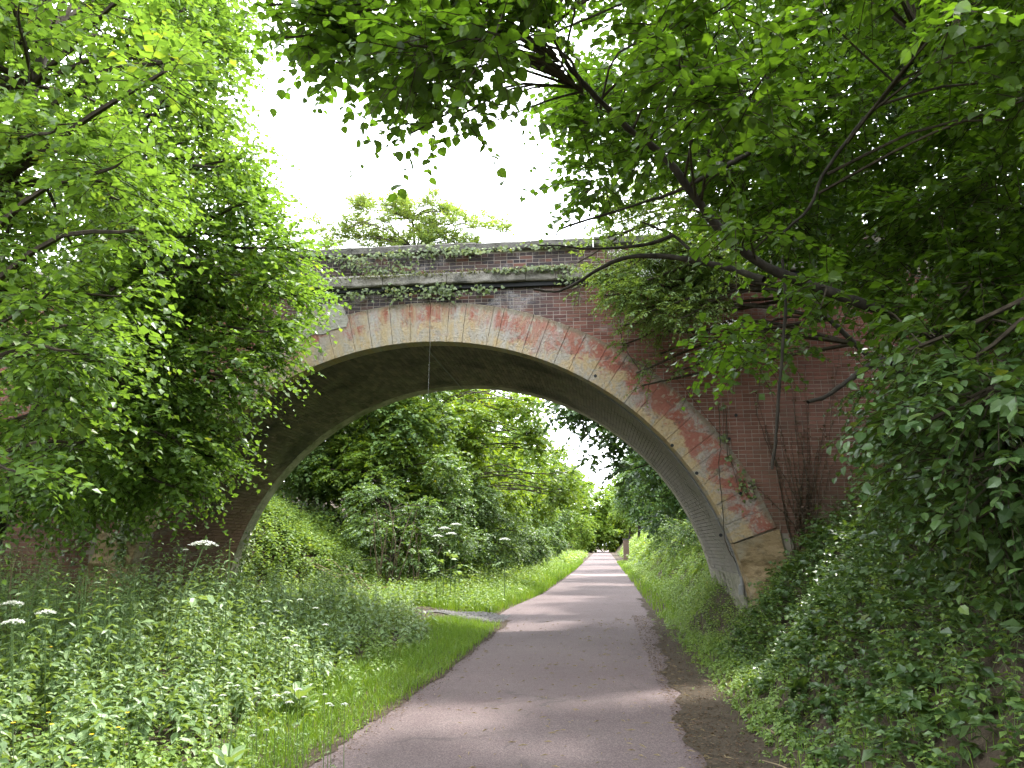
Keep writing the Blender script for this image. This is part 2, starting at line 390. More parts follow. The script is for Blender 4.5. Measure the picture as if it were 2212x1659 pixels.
# ------------------------------------------------------------------ ground, path
D, T, XC, EA, EB, RING = 12.5, 4.0, -2.9, 5.2, 5.0, .68
def terrain(x, y):
    x = np.asarray(x, float); y = np.asarray(y, float)
    wob = .18 * np.sin(y * .7) + .12 * np.sin(y * 1.9 + 1.3)
    tr = 1.75 + wob; tr = tr + .6 * ss(17, 30, y)
    zr = 6.2 * (1 - np.exp(-np.maximum(x - tr, 0) * .2))
    tl = -9.8 + 3.9 * ss(15.5, 20.5, y) + wob + .6 * ss(25, 45, y)
    zl = 6.0 * (1 - np.exp(-np.maximum(tl - x, 0) * (.2 - .07 * ss(14, 19, y))))
    verge = .06 * ss(-2.3, -3.1, x) + .08 * ss(-3, -5, x) + .05 * ss(1.1, 1.7, x)
    lump = (.05 * np.sin(x * 2.1 + y * 1.3) + .04 * np.sin(x * 3.7 - y * 2.9)) * (ss(-2.6, -3.6, x) + ss(1.6, 2.6, x))
    return zr + zl + verge + lump - .035 * (1 - ss(-2.3, -2.5, x)) * (1 - ss(1.15, 1.3, x)) + .012
def grid(xs, ys, zf, mat, name, **kw):
    X, Y = np.meshgrid(xs, ys); Z = zf(X, Y); V = np.stack([X, Y, Z], -1).reshape(-1, 3)
    nx = len(xs); i = np.arange(len(ys) - 1)[:, None] * nx + np.arange(nx - 1)[None]
    Fq = np.stack([i, i + 1, i + nx + 1, i + nx], -1).reshape(-1, 4)
    return MB().add(V, Fq).build(name, mat, smooth=True, **kw)
xs = np.concatenate([[-400, -200, -100, -60, -40, -28, -20, -16], np.arange(-14, -3, .4), np.arange(-3, 2.4, .15), np.arange(2.4, 12, .4), [14, 18, 26, 40, 70, 120, 240, 400]])
ys = np.concatenate([[-400, -150, -60, -25, -12, -6], np.arange(-3, 26, .35), np.arange(26, 70, 1.5), [75, 85, 100, 120, 150, 190, 260, 400, 700]])
grid(xs, ys, terrain, M['ground'], "ground", kind="structure")

yp = np.concatenate([np.arange(-4, 40, .25), np.arange(40, 210, 3)])
r = rng_(1)
pl = np.interp(yp, [-4, 6, 10, 16, 18, 20, 26, 35, 50, 210], [-2.3, -2.24, -2.05, -2.02, -2.5, -2.45, -2.0, -1.85, -1.75, -1.7]) + r.normal(0, .018, len(yp))
pr = np.interp(yp, [-4, 10, 20, 40, 210], [1.1, 1.1, 1.1, 1.3, 1.3])
def strip(yp, xl, xr, z, n, mat, name, crown=0., **kw):
    t = np.linspace(0, 1, n)
    X = xl[:, None] + (xr - xl)[:, None] * t; Y = np.repeat(yp[:, None], n, 1); Z = z + crown * (1 - (2 * t - 1) ** 2) + 0 * X
    V = np.stack([X, Y, Z], -1).reshape(-1, 3); i = np.arange(len(yp) - 1)[:, None] * n + np.arange(n - 1)[None]
    return MB().add(V, np.stack([i, i + 1, i + n + 1, i + n], -1).reshape(-1, 4)).build(name, mat, smooth=True, **kw)
strip(yp, pl, pr, .0, 9, M['asphalt'], "path", crown=.02, kind="structure")
# soil and leaf mould that has crept over the right edge of the asphalt
yd = np.arange(-2, 24, .07)
xl_ = np.interp(yd, [-2, 3, 6, 10, 13, 17, 24], [.66, .66, .64, .74, .86, 1.0, 1.02]) + .05 * np.sin(yd * 2.3) + .035 * np.sin(yd * 7.1) + rng_(2).normal(0, .012, len(yd))
strip(yd, xl_, np.full(len(yd), 1.6), .016, 6, M['soil'], "soil_verge", kind="structure")
yd = np.arange(1, 17, .08)
xe = np.interp(yd, [1, 6, 10, 17], [-2.2, -2.12, -1.95, -1.92]) + rng_(3).normal(0, .015, len(yd)) + .03 * np.sin(yd * 3.3)
strip(yd, np.full(len(yd), -2.45), xe - .06, .008, 3, M['soil'], "soil_edge", kind="structure")
# gravel lay-by that joins the path on the left behind the shade of the arch
yg = np.arange(16.4, 18.1, .1)
g0 = strip(yg, -2.1 - 1.9 * np.sin(np.clip((yg - 16.4) / 1.7, 0, 1) * math.pi) ** .6, np.full(len(yg), -2.3), .0, 8, M['gravel'], "gravel_patch", kind="structure")
_c = np.array([v.co[:] for v in g0.data.vertices]); _c[:, 2] = terrain(_c[:, 0], _c[:, 1]) + .012; g0.data.vertices.foreach_set("co", _c.astype(np.float32).ravel())
# pale strip across the asphalt far down the path
MB().add(boxv(-1.72, 1.28, 41.0, 41.55, .021, .027), BOXF).build("path_strip", NT("pale_strip").base((.42, .40, .38), .8).m, kind="structure")

# ------------------------------------------------------------------ the bridge
bridge = root("brick_bridge", "red brick arch bridge with painted stone ring spanning the cycle path", "bridge")
def intr(phi, off=0.):
    c, s_ = np.cos(phi), np.sin(phi); n = nrm(np.stack([c / EA, s_ / EB], -1))
    return np.stack([XC + EA * c, EB * s_], -1) + n * np.asarray(off)[..., None] if np.ndim(off) else np.stack([XC + EA * c, EB * s_], -1) + n * off
def arch_z(x, off):
    t = 1 - ((np.asarray(x) - XC) / (EA + off)) ** 2
    return np.where(t > 0, (EB + off) * np.sqrt(np.maximum(t, 0)), -1.)
def arch_slab(y0, y1, off, top, x0=-15., x1=10.):
    ph = np.linspace(0, math.pi, 73); xa = XC + (EA + off) * np.cos(ph)
    X = np.sort(np.unique(np.concatenate([np.linspace(x0, x1, 20), xa, [XC - EA - off - 1e-3, XC + EA + off + 1e-3]])))
    b = np.maximum(arch_z(X, off), -1.); n = len(X); mb = MB(); i = np.arange(n - 1)
    for y, fl in ((y0, 1), (y1, -1)):
        V = np.concatenate([np.stack([X, np.full(n, y), b], -1), np.stack([X, np.full(n, y), np.full(n, top)], -1)])
        mb.add(V, np.stack([i, i + 1, n + i + 1, n + i][::fl], -1))
    for zz, fl in ((b, -1), (np.full(n, top), 1)):
        V = np.concatenate([np.stack([X, np.full(n, y0), zz], -1), np.stack([X, np.full(n, y1), zz], -1)])
        mb.add(V, np.stack([i, i + 1, n + i + 1, n + i][::fl], -1))
    return mb
WT = 5.90
front = arch_slab(D, D + .4, .3, WT).build("front_wall", M['mortar'], bridge)
arch_slab(D + T - .4, D + T, .3, WT).build("back_wall", M['mortar'], bridge)
MB().add(boxv(-15, 10, D + .4, D + T - .4, 5.74, WT - .005), BOXF).build("deck", M['coping'], bridge)

# brickwork: stretcher and header courses, the nearest picked out one by one
r = rng_(11)
CH = .065
def brick_mesh(name, L):
    x, z, y = L / 2 + .001, .0279, .006
    V = np.array([[-x, 0, -z], [x, 0, -z], [x, 0, z], [-x, 0, z], [-x + .003, -y, -z + .003], [x - .003, -y, -z + .003], [x - .003, -y, z - .003], [-x + .003, -y, z - .003]])
    Fq = np.array([[4, 5, 6, 7], [0, 1, 5, 4], [1, 2, 6, 5], [2, 3, 7, 6], [3, 0, 4, 7]])
    return V, Fq
BS, BH = brick_mesh("s", .213), brick_mesh("h", .103)
ME_S = MB().add(*BS).mesh("stretcher_brick", M['brick']); ME_H = MB().add(*BH).mesh("header_brick", M['brick'])
def courses(x0, x1, z0, z1, y, mask=None):
    out = []
    for k, z in enumerate(np.arange(z0 + CH / 2, z1 - CH * .4, CH)):
        st = k % 2 == 0; L = .224 if st else .112
        off = (.112 if k % 4 == 2 else 0) if st else .056
        for x in np.arange(x0 + off, x1, L):
            if mask is None or mask(x, z, L): out.append((x, y + r.normal(0, .0009), z + r.normal(0, .001), st))
    return out
def wall_mask(x, z, L):
    return z > arch_z(x, RING - .06) and not (z < 1.75 and abs(x - XC) < EA + RING - .05)
wall_b = courses(-11.5, 7.5, .0, WT + .02, D, wall_mask)
par_b = courses(-9.5, 4.5, 6.17, 6.60, D + .06)
def pick_wall(b):
    x, y, z, st = b
    return (-.9 < x < 1.3 and 4.55 < z) or (1.0 < x < 2.7 and 3.35 < z < 4.9) or (-4.2 < x < -.9 and z > 5.66)
def lay(bricks, parent, picked):
    mb = MB()
    pk = set(picked)
    P = {True: [], False: []}
    for i, b in enumerate(bricks):
        if i in pk:
            o = link("brick", ME_S if b[3] else ME_H, parent); o.location = b[:3]
        else: P[b[3]].append(b[:3])
    for st, tm in ((True, BS), (False, BH)):
        if P[st]:
            q = np.array(P[st]); V = q[:, None] + tm[0][None] * np.array([1, 1, 1.])
            mb.add(V.reshape(-1, 3), (tm[1][None] + (np.arange(len(q)) * 8)[:, None, None]).reshape(-1, 4))
    mb.build("bricks", M['bricks'], parent, kind="stuff")
cw = [i for i, b in enumerate(wall_b) if pick_wall(b)]
cw = sorted(cw, key=lambda i: (not wall_b[i][3], abs(wall_b[i][0] - .6) + abs(wall_b[i][2] - 4.8)))[:215]
lay(wall_b, front, cw)
parapet = MB().add(boxv(-15, 10, D + .06, D + .42, WT + .003, 6.6), BOXF).build("parapet", M['mortar'], bridge)
cp = [i for i, b in enumerate(par_b) if -3.9 < b[0] < -.2 and b[2] > 6.18 and b[3]][:85]
lay(par_b, parapet, cp)
MB().add(boxv(-15, 10, D + T - .42, D + T - .06, WT + .003, 6.6), BOXF).build("rear_parapet", M['mortar'], bridge)
def stones(name, x0, x1, y0, y1, z0, z1, L, mat, seed, ch=.012):
    rr = rng_(seed); x = x0
    while x < x1:
        l = L * rr.uniform(.85, 1.15); dy = rr.normal(0, .006); dz = rr.normal(0, .004)
        a, b = x + .004, x + l - .004; n = 7; X = np.linspace(a, b, n)
        prof = np.array([[y0 + ch, z0], [y0, z0 + ch], [y0, z1 - ch], [y0 + ch, z1], [y1, z1], [y1, z0]]) + [dy, dz]
        V = np.concatenate([np.stack([np.full(6, xx), prof[:, 0] + rr.normal(0, .004, 6), prof[:, 1] + rr.normal(0, .004, 6)], -1) for xx in X])
        Fq = [[s_ * 6 + j, s_ * 6 + 6 + j, s_ * 6 + 6 + (j + 1) % 6, s_ * 6 + (j + 1) % 6] for s_ in range(n - 1) for j in range(6)]
        mb = MB().add(V, Fq); mb.add(V[:6], [[0, 1, 2, 3, 4, 5]]).add(V[-6:], [[5, 4, 3, 2, 1, 0]])
        mb.build(name, mat, bridge); x += l
stones("coping_stone", -9.6, 4.6, D - .02, D + .5, 6.60, 6.755, 1.05, M['coping'], 5, .025)
stones("coping_stone", -9.6, 4.6, D + T - .5, D + T + .02, 6.60, 6.755, 1.05, M['coping'], 6, .025)
stones("cornice_stone", -9.8, 4.8, D - .15, D + .45, 5.975, 6.172, 1.25, M['cornice'], 7, .02)
stones("cornice_stone", -9.8, 4.8, D + T - .45, D + T + .15, 5.975, 6.172, 1.25, M['cornice'], 8, .02)
MB().add(boxv(-9.8, 4.8, D - .075, D + .2, 5.90, 5.972), BOXF).build("moulding", M['black'], bridge)

# arch ring of voussoirs
ring = link("arch_ring", None, bridge)
ph = np.linspace(0, math.pi, 4001); pc = intr(ph, RING / 2); al = np.concatenate([[0], np.cumsum(np.linalg.norm(np.diff(pc, axis=0), axis=1))])
p0 = math.asin(1.62 / EB); s0, s1 = np.interp([p0, math.pi - p0], ph, al)
NV = 40; sv = np.linspace(s0, s1, NV + 1); sv[1:-1] += rng_(4).normal(0, .04, NV - 1)
pv = np.interp(sv, al, ph)
r = rng_(12)
def ring_block(pa, pb, sa, sb, mat, yf, name, parent, jit=.0015):
    K = 4; ps = np.linspace(pa, pb, K); g = .0022 / EA
    ps = np.linspace(pa + g, pb - g, K); us = np.linspace(sa, sb, K)
    i_ = intr(ps, -.02); o_ = intr(ps, RING + r.normal(0, .003))
    yf = yf + r.normal(0, jit)
    loop = np.concatenate([i_, o_[::-1]]); cen = loop.mean(0); lv = np.concatenate([np.zeros(K), np.ones(K)]); lu = np.concatenate([us, us[::-1]])
    ins = loop + nrm(cen - loop) * .006
    V = np.concatenate([np.stack([ins[:, 0], np.full(2 * K, yf), ins[:, 1]], -1), np.stack([loop[:, 0], np.full(2 * K, yf + .007), loop[:, 1]], -1), np.stack([loop[:, 0], np.full(2 * K, D + .26), loop[:, 1]], -1)])
    n = 2 * K; j = np.arange(n); k = (j + 1) % n
    Fr = [[q, q + 1, n - 2 - q, n - 1 - q] for q in range(K - 1)]
    mb = MB().add(V, np.concatenate([np.array(Fr), np.stack([j, n + j, n + k, k], -1), np.stack([n + j, 2 * n + j, 2 * n + k, n + k], -1)]))
    me = mb.mesh(name, mat); at_ = me.attributes.new("ring", 'FLOAT_VECTOR', 'POINT')
    at_.data.foreach_set("vector", np.tile(np.stack([lu, lv, np.zeros(n)], -1), (3, 1)).astype(np.float32).ravel())
    return link(name, me, parent)
for i in range(NV): ring_block(pv[i], pv[i + 1], sv[i], sv[i + 1], M['ring'], D - .035, "voussoir", ring)
for sgn in (1, -1):
    for z0, z1, ww in ((.78, 1.60, .78), (-.3, .765, .86)):
        xi0 = EA * math.sqrt(1 - (max(z0, 0) / EB) ** 2); xi1 = EA * math.sqrt(1 - (z1 / EB) ** 2)
        q = rng_(int(z1 * 100) + sgn); n = 6; tz = np.linspace(z0, z1, n)
        a_ = EA * np.sqrt(1 - (np.maximum(tz, 0) / EB) ** 2) - .02; b_ = a_ + np.linspace(ww, ww - .08, n) + q.normal(0, .012, n)
        cols = 6; V = []
        for y in (D - .06, D + .27):
            for c in range(cols):
                V.append(np.stack([XC + sgn * (a_ + (b_ - a_) * c / (cols - 1)), y + q.normal(0, .012, n) * (y < D), tz + q.normal(0, .006, n) + (tz == z1) * .22 * c / (cols - 1) * (z1 > 1)], -1))
        V = np.concatenate(V); Fq = []
        for s_ in range(2):
            for c in range(cols - 1):
                for k in range(n - 1): e = s_ * cols * n + c * n + k; Fq.append([e, e + n, e + n + 1, e + 1])
        o2 = cols * n
        for k in range(n - 1):
            for c in (0, cols - 1): e = c * n + k; Fq.append([e, e + 1, o2 + e + 1, o2 + e])
        for c in range(cols - 1):
            for k in (0, n - 1): e = c * n + k; Fq.append([e, e + n, o2 + e + n, o2 + e])
        MB().add(V, Fq).build("springer_block", M['sandstone'], bridge)

# vault: mortar shell and brick courses running along the barrel
phs = np.linspace(0, math.pi, 97); a_ = intr(phs, .017); b_ = intr(phs, .5); n = len(phs)
mb = MB(); y0, y1 = D + .2, D + T - .02
V = np.concatenate([np.stack([q[:, 0], np.full(n, y), q[:, 1]], -1) for q in (a_, b_) for y in (y0, y1)]); i = np.arange(n - 1)
mb.add(V, np.concatenate([np.stack([i, i + 1, n + i + 1, n + i], -1), np.stack([2 * n + i, 3 * n + i, 3 * n + i + 1, 2 * n + i + 1], -1),
                          np.stack([n + i, n + i + 1, 3 * n + i + 1, 3 * n + i], -1), np.stack([i, 2 * n + i, 2 * n + i + 1, i + 1], -1)]))
vault = mb.build("vault", M['vaultmortar'], bridge)
r = rng_(13); ctr = []; tan = []; nor = []; hl = []
pcv = intr(ph, 0.); alv = np.concatenate([[0], np.cumsum(np.linalg.norm(np.diff(pcv, axis=0), axis=1))])
for k, s_ in enumerate(np.arange(.04, alv[-1] - .03, .068)):
    p = np.interp(s_, alv, ph); e = intr(np.array([p, p + 1e-3]), 0.); tg = nrm(e[1] - e[0]); nn = np.array([-tg[1], tg[0]])
    for y in np.arange(D + .27 + (.115 if k % 2 else 0), D + T - .3, .23):
        step = .022 * float(ss(D + 1.0, D + 2.2, y)) + .014 * float(ss(D + 2.6, D + 3.4, y))
        ctr.append([e[0, 0], y + .11, e[0, 1]]); tan.append([tg[0], 0, tg[1]]); nor.append([nn[0] * 1, 0, nn[1]]); hl.append(.010 + step + r.normal(0, .002))
ctr, tan, nor, hl = map(np.array, (ctr, tan, nor, hl))
inw = nor * np.sign(((np.array([XC, 0, 0]) - ctr) * nor * [1, 0, 1]).sum(1))[:, None]
bv = []
for top in (0, 1):
    for sx, sy in ((-1, -1), (1, -1), (1, 1), (-1, 1)):
        h_ = np.where(top, hl, -.0) - .017
        bv.append(ctr + tan * sx * (.0305 - .001 * top) + np.array([0, 1, 0]) * sy * (.1125 - .002 * top) + inw * h_[:, None])
bv = np.stack(bv, 1)
f5 = np.array([[4, 5, 6, 7], [0, 1, 5, 4], [1, 2, 6, 5], [2, 3, 7, 6], [3, 0, 4, 7]])
MB().add(bv.reshape(-1, 3), (f5[None] + (np.arange(len(ctr)) * 8)[:, None, None]).reshape(-1, 4)).build("bricks", M['vault'], vault, kind="stuff")

rr_ = intr(phs, -.035); ro_ = intr(phs, RING - .05); V = np.concatenate([np.stack([q[:, 0], np.full(n, y), q[:, 1]], -1) for q in (rr_, ro_) for y in (D + T - .36, D + T + .03)])
MB().add(V, np.concatenate([np.stack([i, i + 1, n + i + 1, n + i], -1), np.stack([n + i, n + i + 1, 3 * n + i + 1, 3 * n + i], -1), np.stack([i, 2 * n + i, 2 * n + i + 1, i + 1], -1)])).build("rear_arch_ring", M['pier_render'], bridge, smooth=False)
# rendered foot of the right-hand pier, with a broken near edge
zz = np.linspace(-.1, 1.12, 14); q = rng_(21)
xi = XC + EA * np.sqrt(1 - (np.maximum(zz, 0) / EB) ** 2)
for (ya, yb, th) in ((D + .30, D + 2.0, .05), (D + 2.02, D + 3.75, .065)):
    yn = 7; V = []
    for off in (th, -.0):
        for c in range(yn): V.append(np.stack([xi - off + q.normal(0, .004, 14), np.full(14, ya + (yb - ya) * c / (yn - 1)) + (q.normal(0, .03, 14) if c in (0, yn - 1) else 0), zz + (0 if 0 else q.normal(0, .004))], -1))
    V = np.concatenate(V); Fq = []
    for s_ in range(2):
        for c in range(yn - 1):
            for k in range(13): e = (s_ * yn + c) * 14 + k; Fq.append([e, e + 14, e + 15, e + 1])
    for c in range(yn - 1):
        e = c * 14 + 13; Fq.append([e, e + 14, yn * 14 + e + 14, yn * 14 + e])
    for k in range(13):
        for c in (0, yn - 1): e = c * 14 + k; Fq.append([e, e + 1, yn * 14 + e + 1, yn * 14 + e])
    MB().add(V, Fq).build("pier_render", M['pier_render'], bridge)
# plaster repair left of the crown
pts = [(636, 745), (640, 700), (668, 668), (705, 655), (738, 657), (752, 690), (748, 706), (716, 712), (700, 722), (676, 722), (655, 735)]
W3 = np.array([at(a, b, D - .05) for a, b in pts]); n = len(W3); Wb = W3 + [0, .06, 0]; cen = W3.mean(0)[None] + [[0, -.012, 0]]
j = np.arange(n); k = (j + 1) % n
MB().add(np.concatenate([W3, Wb]), np.stack([j, n + j, n + k, k], -1)).add(np.concatenate([W3, cen]), np.stack([k, j, np.full(n, n)], -1)).build("plaster_patch", M['plaster'], bridge)
# conduit with clips on the right-hand side of the vault, hanging wire at the crown
pp = np.linspace(.16, .98, 26); e = intr(pp, -.045); P = np.stack([e[:, 0], np.full(26, D + .30), e[:, 1]], -1)
MB().add(*tube(P, .012, 6)).build("conduit", M['cable'], bridge)
for p in np.linspace(.2, .95, 8):
    e = intr(np.array([p]), -.045)[0]; MB().add(boxv(e[0] - .03, e[0] + .03, D + .27, D + .33, e[1] - .008, e[1] + .008), BOXF).build("clip", M['wire'], bridge)
e = intr(np.array([.2]), -.05)[0]
V, Fq = tube([[e[0] - .01, D + .3, e[1] - .16], [e[0] - .01, D + .3, e[1] - .02], [e[0], D + .3, e[1]], [e[0], D + .3, e[1] + .12]], [.05, .045, .03, .022], 10)
MB().add(V, Fq).build("junction_sleeve", M['wire'], bridge)
P = smooth_path([at(928, 690, D - .05), at(929, 738, D - .06), at(927, 790, D + .1), at(925, 852, D + .15)], 14)
MB().add(*tube(P, .0035, 5)).build("hanging_wire", M['wire'], bridge)
p = math.pi / 2 + .02; e = intr(np.array([p]), -.035)[0]
MB().add(*tube([[e[0], D + .3, e[1]], [e[0], D + 2, e[1] - .015], [e[0], D + T - .1, e[1] - .02]], .012, 5)).build("vault_wire", M['wire'], bridge)
# drill holes with stained rims in the ring: short dark sockets
for k, (a, b) in enumerate([(1590, 897), (1575, 948), (1505, 1022), (1452, 962), (1600, 1066), (1667, 1181), (1642, 1320), (1286, 812), (1557, 1156)]):
    c = at(a, b, D - .037); V, Fq = tube([c, c + [0, -.006, 0]], [.028, .024], 9)
    mb = MB().add(V, Fq); mb.add(V[9:18], [list(range(9))]).build("drill_hole", M['black'], bridge)

# ------------------------------------------------------------------ trees
def tree(name, label, cat, base, top, clumps, leafm, seed, dens, L, leaf, K=11, tmpl=LEAF, width=1., mode='flat', droop=.3,
         trunk_r=.14, bark='bark', group=None, limbs=(), branch=True, twig=.004, spread=.8, droop_dir=0., trunk_mid=None, br=.028, src_limbs=None, extra=None):
    """trunk, limbs and one crown of leafy shoots that fill the clumps"""
    r = rng_(seed); t = root(name, label, cat, group)
    base = np.asarray(base, float); top = np.asarray(top, float)
    mid = (base + top) / 2 + r.normal(0, .12, 3) if trunk_mid is None else np.asarray(trunk_mid)
    P = smooth_path([base - [0, 0, .3], base, mid, top], 16)
    R = np.interp(np.linspace(0, 1, 16), [0, .15, .3, 1], [trunk_r * 1.5, trunk_r * 1.15, trunk_r, trunk_r * .35])
    MB().add(*tube(P, R, 9)).build("trunk", M[bark], t, smooth=True)
    for pts, ra, rb in limbs:
        Q = smooth_path(pts, 6 * len(pts)); Q = Q + np.cumsum(r.normal(0, .004, Q.shape), 0) * np.linspace(0, 1, len(Q))[:, None]
        MB().add(*tube(Q, np.linspace(ra, rb, len(Q)) * r.uniform(.86, 1.16, len(Q)), 9)).build("limb", M[bark], t, smooth=True)
    src = [P[4:]] + [smooth_path(l[0], 6 * len(l[0]))[3:] for i_, l in enumerate(limbs) if src_limbs is None or i_ in src_limbs]; src = np.concatenate(src)
    mb = MB()
    if branch:
        for c in clumps:
            c3 = np.asarray(c[:3]); dd = np.linalg.norm(src - c3, axis=1) + .8 * np.maximum(src[:, 2] - c3[2], 0)
            s_ = src[np.argmin(dd)]; dist = np.linalg.norm(c3 - s_)
            if dist > 6: continue
            m1 = s_ + (c3 - s_) * .5 + np.array([0, 0, .12 * dist]) + r.normal(0, .05 * dist, 3)
            e = c3 + (c3 - s_) / max(dist, .1) * c[3] * .4
            Q = smooth_path([s_, m1, c3, e], 9)
            mb.add(*tube(Q, np.linspace(br * min(1, dist / 2) + .006, .004, 9), 5), 1)
    b, d = clump_shoots(r, clumps, dens, L, droop_dir, hub=(base + top) / 2)
    n = len(b)
    shoots(r, b, d, L * r.uniform(.6, 1.25, n), K, leaf * r.uniform(.85, 1.15, n), tmpl, width, mode, droop, mb, twig, 0, 1, spread)
    if extra:
        ec, et, ed, el, ew = extra; b, d = clump_shoots(r, ec, ed, L, droop_dir, hub=(base + top) / 2); n = len(b)
        shoots(r, b, d, L * r.uniform(.6, 1.25, n), K, el * r.uniform(.85, 1.15, n), et, ew, mode, droop, mb, twig, 0, 1, spread)
    mb.build("crown", [M[leafm], M['twig'] if bark != 'palebark' else M['palebark']], t)
    return t
PROTO = {}
def place(key, make, loc, rotz, sc, label):
    """the first call builds the tree round the origin, later ones copy it with its parts"""
    if key not in PROTO: PROTO[key] = make(); o = PROTO[key]
    else:
        p = PROTO[key]; o = p.copy(); COL.objects.link(o)
        for ch in [c for c in bpy.data.objects if c.parent == p]:
            q = ch.copy(); COL.objects.link(q); q.parent = o
    o.location = loc; o.rotation_euler = (0, 0, rotz); o.scale = (sc, sc, sc); o['label'] = label
    return o
def gz(x, y): return float(terrain(x, y))

def blob(cx, cy, cz, rx, ry, rz, n, q, seed):
    g = rng_(seed); u = nrm(g.normal(size=(n, 3))); k = g.uniform(.2, 1, n) ** .5
    return np.concatenate([np.array([cx, cy, cz]) + u * k[:, None] * [rx, ry, rz], np.repeat((q * g.uniform(.7, 1.2, (n, 1))), 3, 1) * [1, 1, .8]], 1)
# --- left: two young elms in front of the bridge
polyB = [(330, -120), (500, -60), (505, 120), (480, 240), (525, 330), (535, 420), (575, 500), (620, 560), (650, 615), (615, 680), (600, 770), (545, 800), (470, 850),
         (510, 905), (490, 950), (430, 975), (480, 1005), (400, 1040), (420, 1080), (320, 1065), (240, 1090), (110, 1040), (100, 700), (220, 500), (300, 300)]
cl = region_clumps(rng_(31), polyB, lambda x, y: (np.interp(x, [100, 600], [7.0, 8.4]), np.interp(x, [100, 600], [9.8, 10.6])), 190, (.26, .62))
cl = np.concatenate([cl, region_clumps(rng_(36), [(130, 930), (430, 930), (450, 985), (400, 1040), (330, 1090), (250, 1060), (140, 1100)], lambda x, y: (8.4, 10.4), 42, (.28, .45))])
cl3 = region_clumps(rng_(35), [(-350, 150), (200, 150), (320, 400), (330, 700), (300, 1000), (200, 1080), (60, 1060), (-350, 1080)], lambda x, y: (8.6, 11.2), 120, (.4, .65))
tree("elm_tree", "leafy green elm whose drooping sprays cover the left half of the arch", "tree", (-9.3, 10.6, gz(-9.3, 10.6)), (-6.6, 9.4, 8.6), cl,
     'elm', 32, 10.5, .68, .092, K=14, tmpl=DIAMOND, width=1.15, extra=(cl3, DIAMOND, 8, .1, 1.2), droop=.35, trunk_r=.16, group="trees before the bridge", droop_dir=.1)
polyA = [(-500, -350), (330, -300), (420, -80), (400, 60), (330, 200), (300, 420), (330, 560), (250, 680), (200, 820), (130, 900), (160, 960), (60, 1010), (-60, 1080), (-500, 1100)]
cl = region_clumps(rng_(33), polyA, lambda x, y: (4.6, 7.6), 140, (.32, .6))
tree("elm_tree", "bright young elm at the far left edge, larger leaves nearest the viewer", "tree", (-5.4, 5.6, gz(-5.4, 5.6)), (-5.0, 5.8, 6.2), cl,
     'elm', 34, 13, .5, .084, K=12, tmpl=LEAF4, width=1.15, droop=.35, trunk_r=.12, group="trees before the bridge", droop_dir=.05)

# --- right: leaning lime whose limbs reach across to the middle of the picture
def pth(L): return [at(a, b, c) for a, b, c in L]
limb1 = pth([(2420, 960, 6.9), (2150, 820, 6.6), (1980, 702, 6.4), (1850, 652, 6.2), (1660, 582, 6.0), (1560, 505, 5.9), (1500, 430, 5.8), (1440, 350, 5.7), (1385, 308, 5.6), (1330, 265, 5.5), (1265, 205, 5.3), (1215, 150, 5.2), (1180, 60, 5.0)])
limb2 = pth([(1650, 604, 6.1), (1560, 576, 6.3), (1440, 557, 6.4), (1350, 562, 6.5), (1290, 590, 6.6), (1215, 632, 6.6), (1150, 627, 6.6)])
limb3 = pth([(1515, 566, 6.3), (1490, 540, 6.3), (1450, 505, 6.4), (1380, 480, 6.4)])
limb4 = pth([(1455, 508, 6.4), (1400, 528, 6.4), (1320, 535, 6.5), (1235, 533, 6.5), (1160, 525, 6.5)])
limb5 = pth([(2010, 60, 5.4), (1971, 127, 5.5), (1907, 213, 5.6), (1844, 290, 5.7), (1785, 380, 5.8), (1757, 444, 5.8), (1704, 494, 5.9)])
limb6 = pth([(1620, 330, 6.0), (1500, 395, 6.0), (1440, 425, 6.1), (1395, 440, 6.1), (1230, 488, 6.1), (1200, 512, 6.1)])
limb7 = pth([(2330, 930, 6.8), (2100, 870, 6.3), (1960, 810, 6.0), (1905, 780, 5.8), (1800, 850, 5.5), (1755, 860, 5.3)])
limb8 = pth([(1690, 560, 6.0), (1697, 650, 6.0), (1690, 760, 6.0), (1680, 900, 6.0), (1672, 1015, 6.0)])
overh = [(600, -220), (620, 30), (680, 70), (730, 130), (820, 180), (880, 225), (960, 230), (1060, 185), (1120, 120), (1180, 40), (1300, -200)]
c1 = region_clumps(rng_(41), overh, lambda x, y: (3.7, 5.0), 46, (.22, .38))
c1b = np.array([[*at(905, 280, 4.6), .14, .14, .14], [*at(985, 255, 4.7), .2, .2, .16], [*at(1085, 255, 4.8), .13, .13, .14], [*at(1065, 225, 4.8), .16, .16, .14], [*at(640, 80, 4.0), .14, .14, .1], [*at(610, 10, 4.0), .14, .14, .12]])
mid = [(1300, -250), (1330, 60), (1260, 170), (1225, 260), (1270, 330), (1235, 420), (1290, 430), (1360, 330), (1480, 380), (1560, 480), (1640, 560), (1560, 690), (1550, 780), (1640, 820), (1720, 720), (1830, 690), (2000, 760), (2420, 760), (2420, -250)]
c2 = region_clumps(rng_(42), mid, lambda x, y: (np.interp(x, [1200, 1330, 1700, 1900, 2300], [5.2, 6.0, 6.5, 6.3, 5.0]), np.interp(x, [1200, 1700, 2300], [6.8, 8.4, 8.0])), 230, (.26, .5))
near = region_clumps(rng_(44), [(1330, -200), (1380, 120), (1500, 230), (1640, 240), (1700, 120), (1900, 60), (2400, 300), (2400, -200)], lambda x, y: (4.2, 5.6), 44, (.22, .42))
near2 = region_clumps(rng_(48), [(1480, 330), (1600, 330), (1800, 480), (2050, 620), (2250, 640), (2250, 800), (2000, 780), (1800, 700), (1600, 620)], lambda x, y: (5.0, 5.7), 9, (.14, .24))
near = np.concatenate([near, near2])
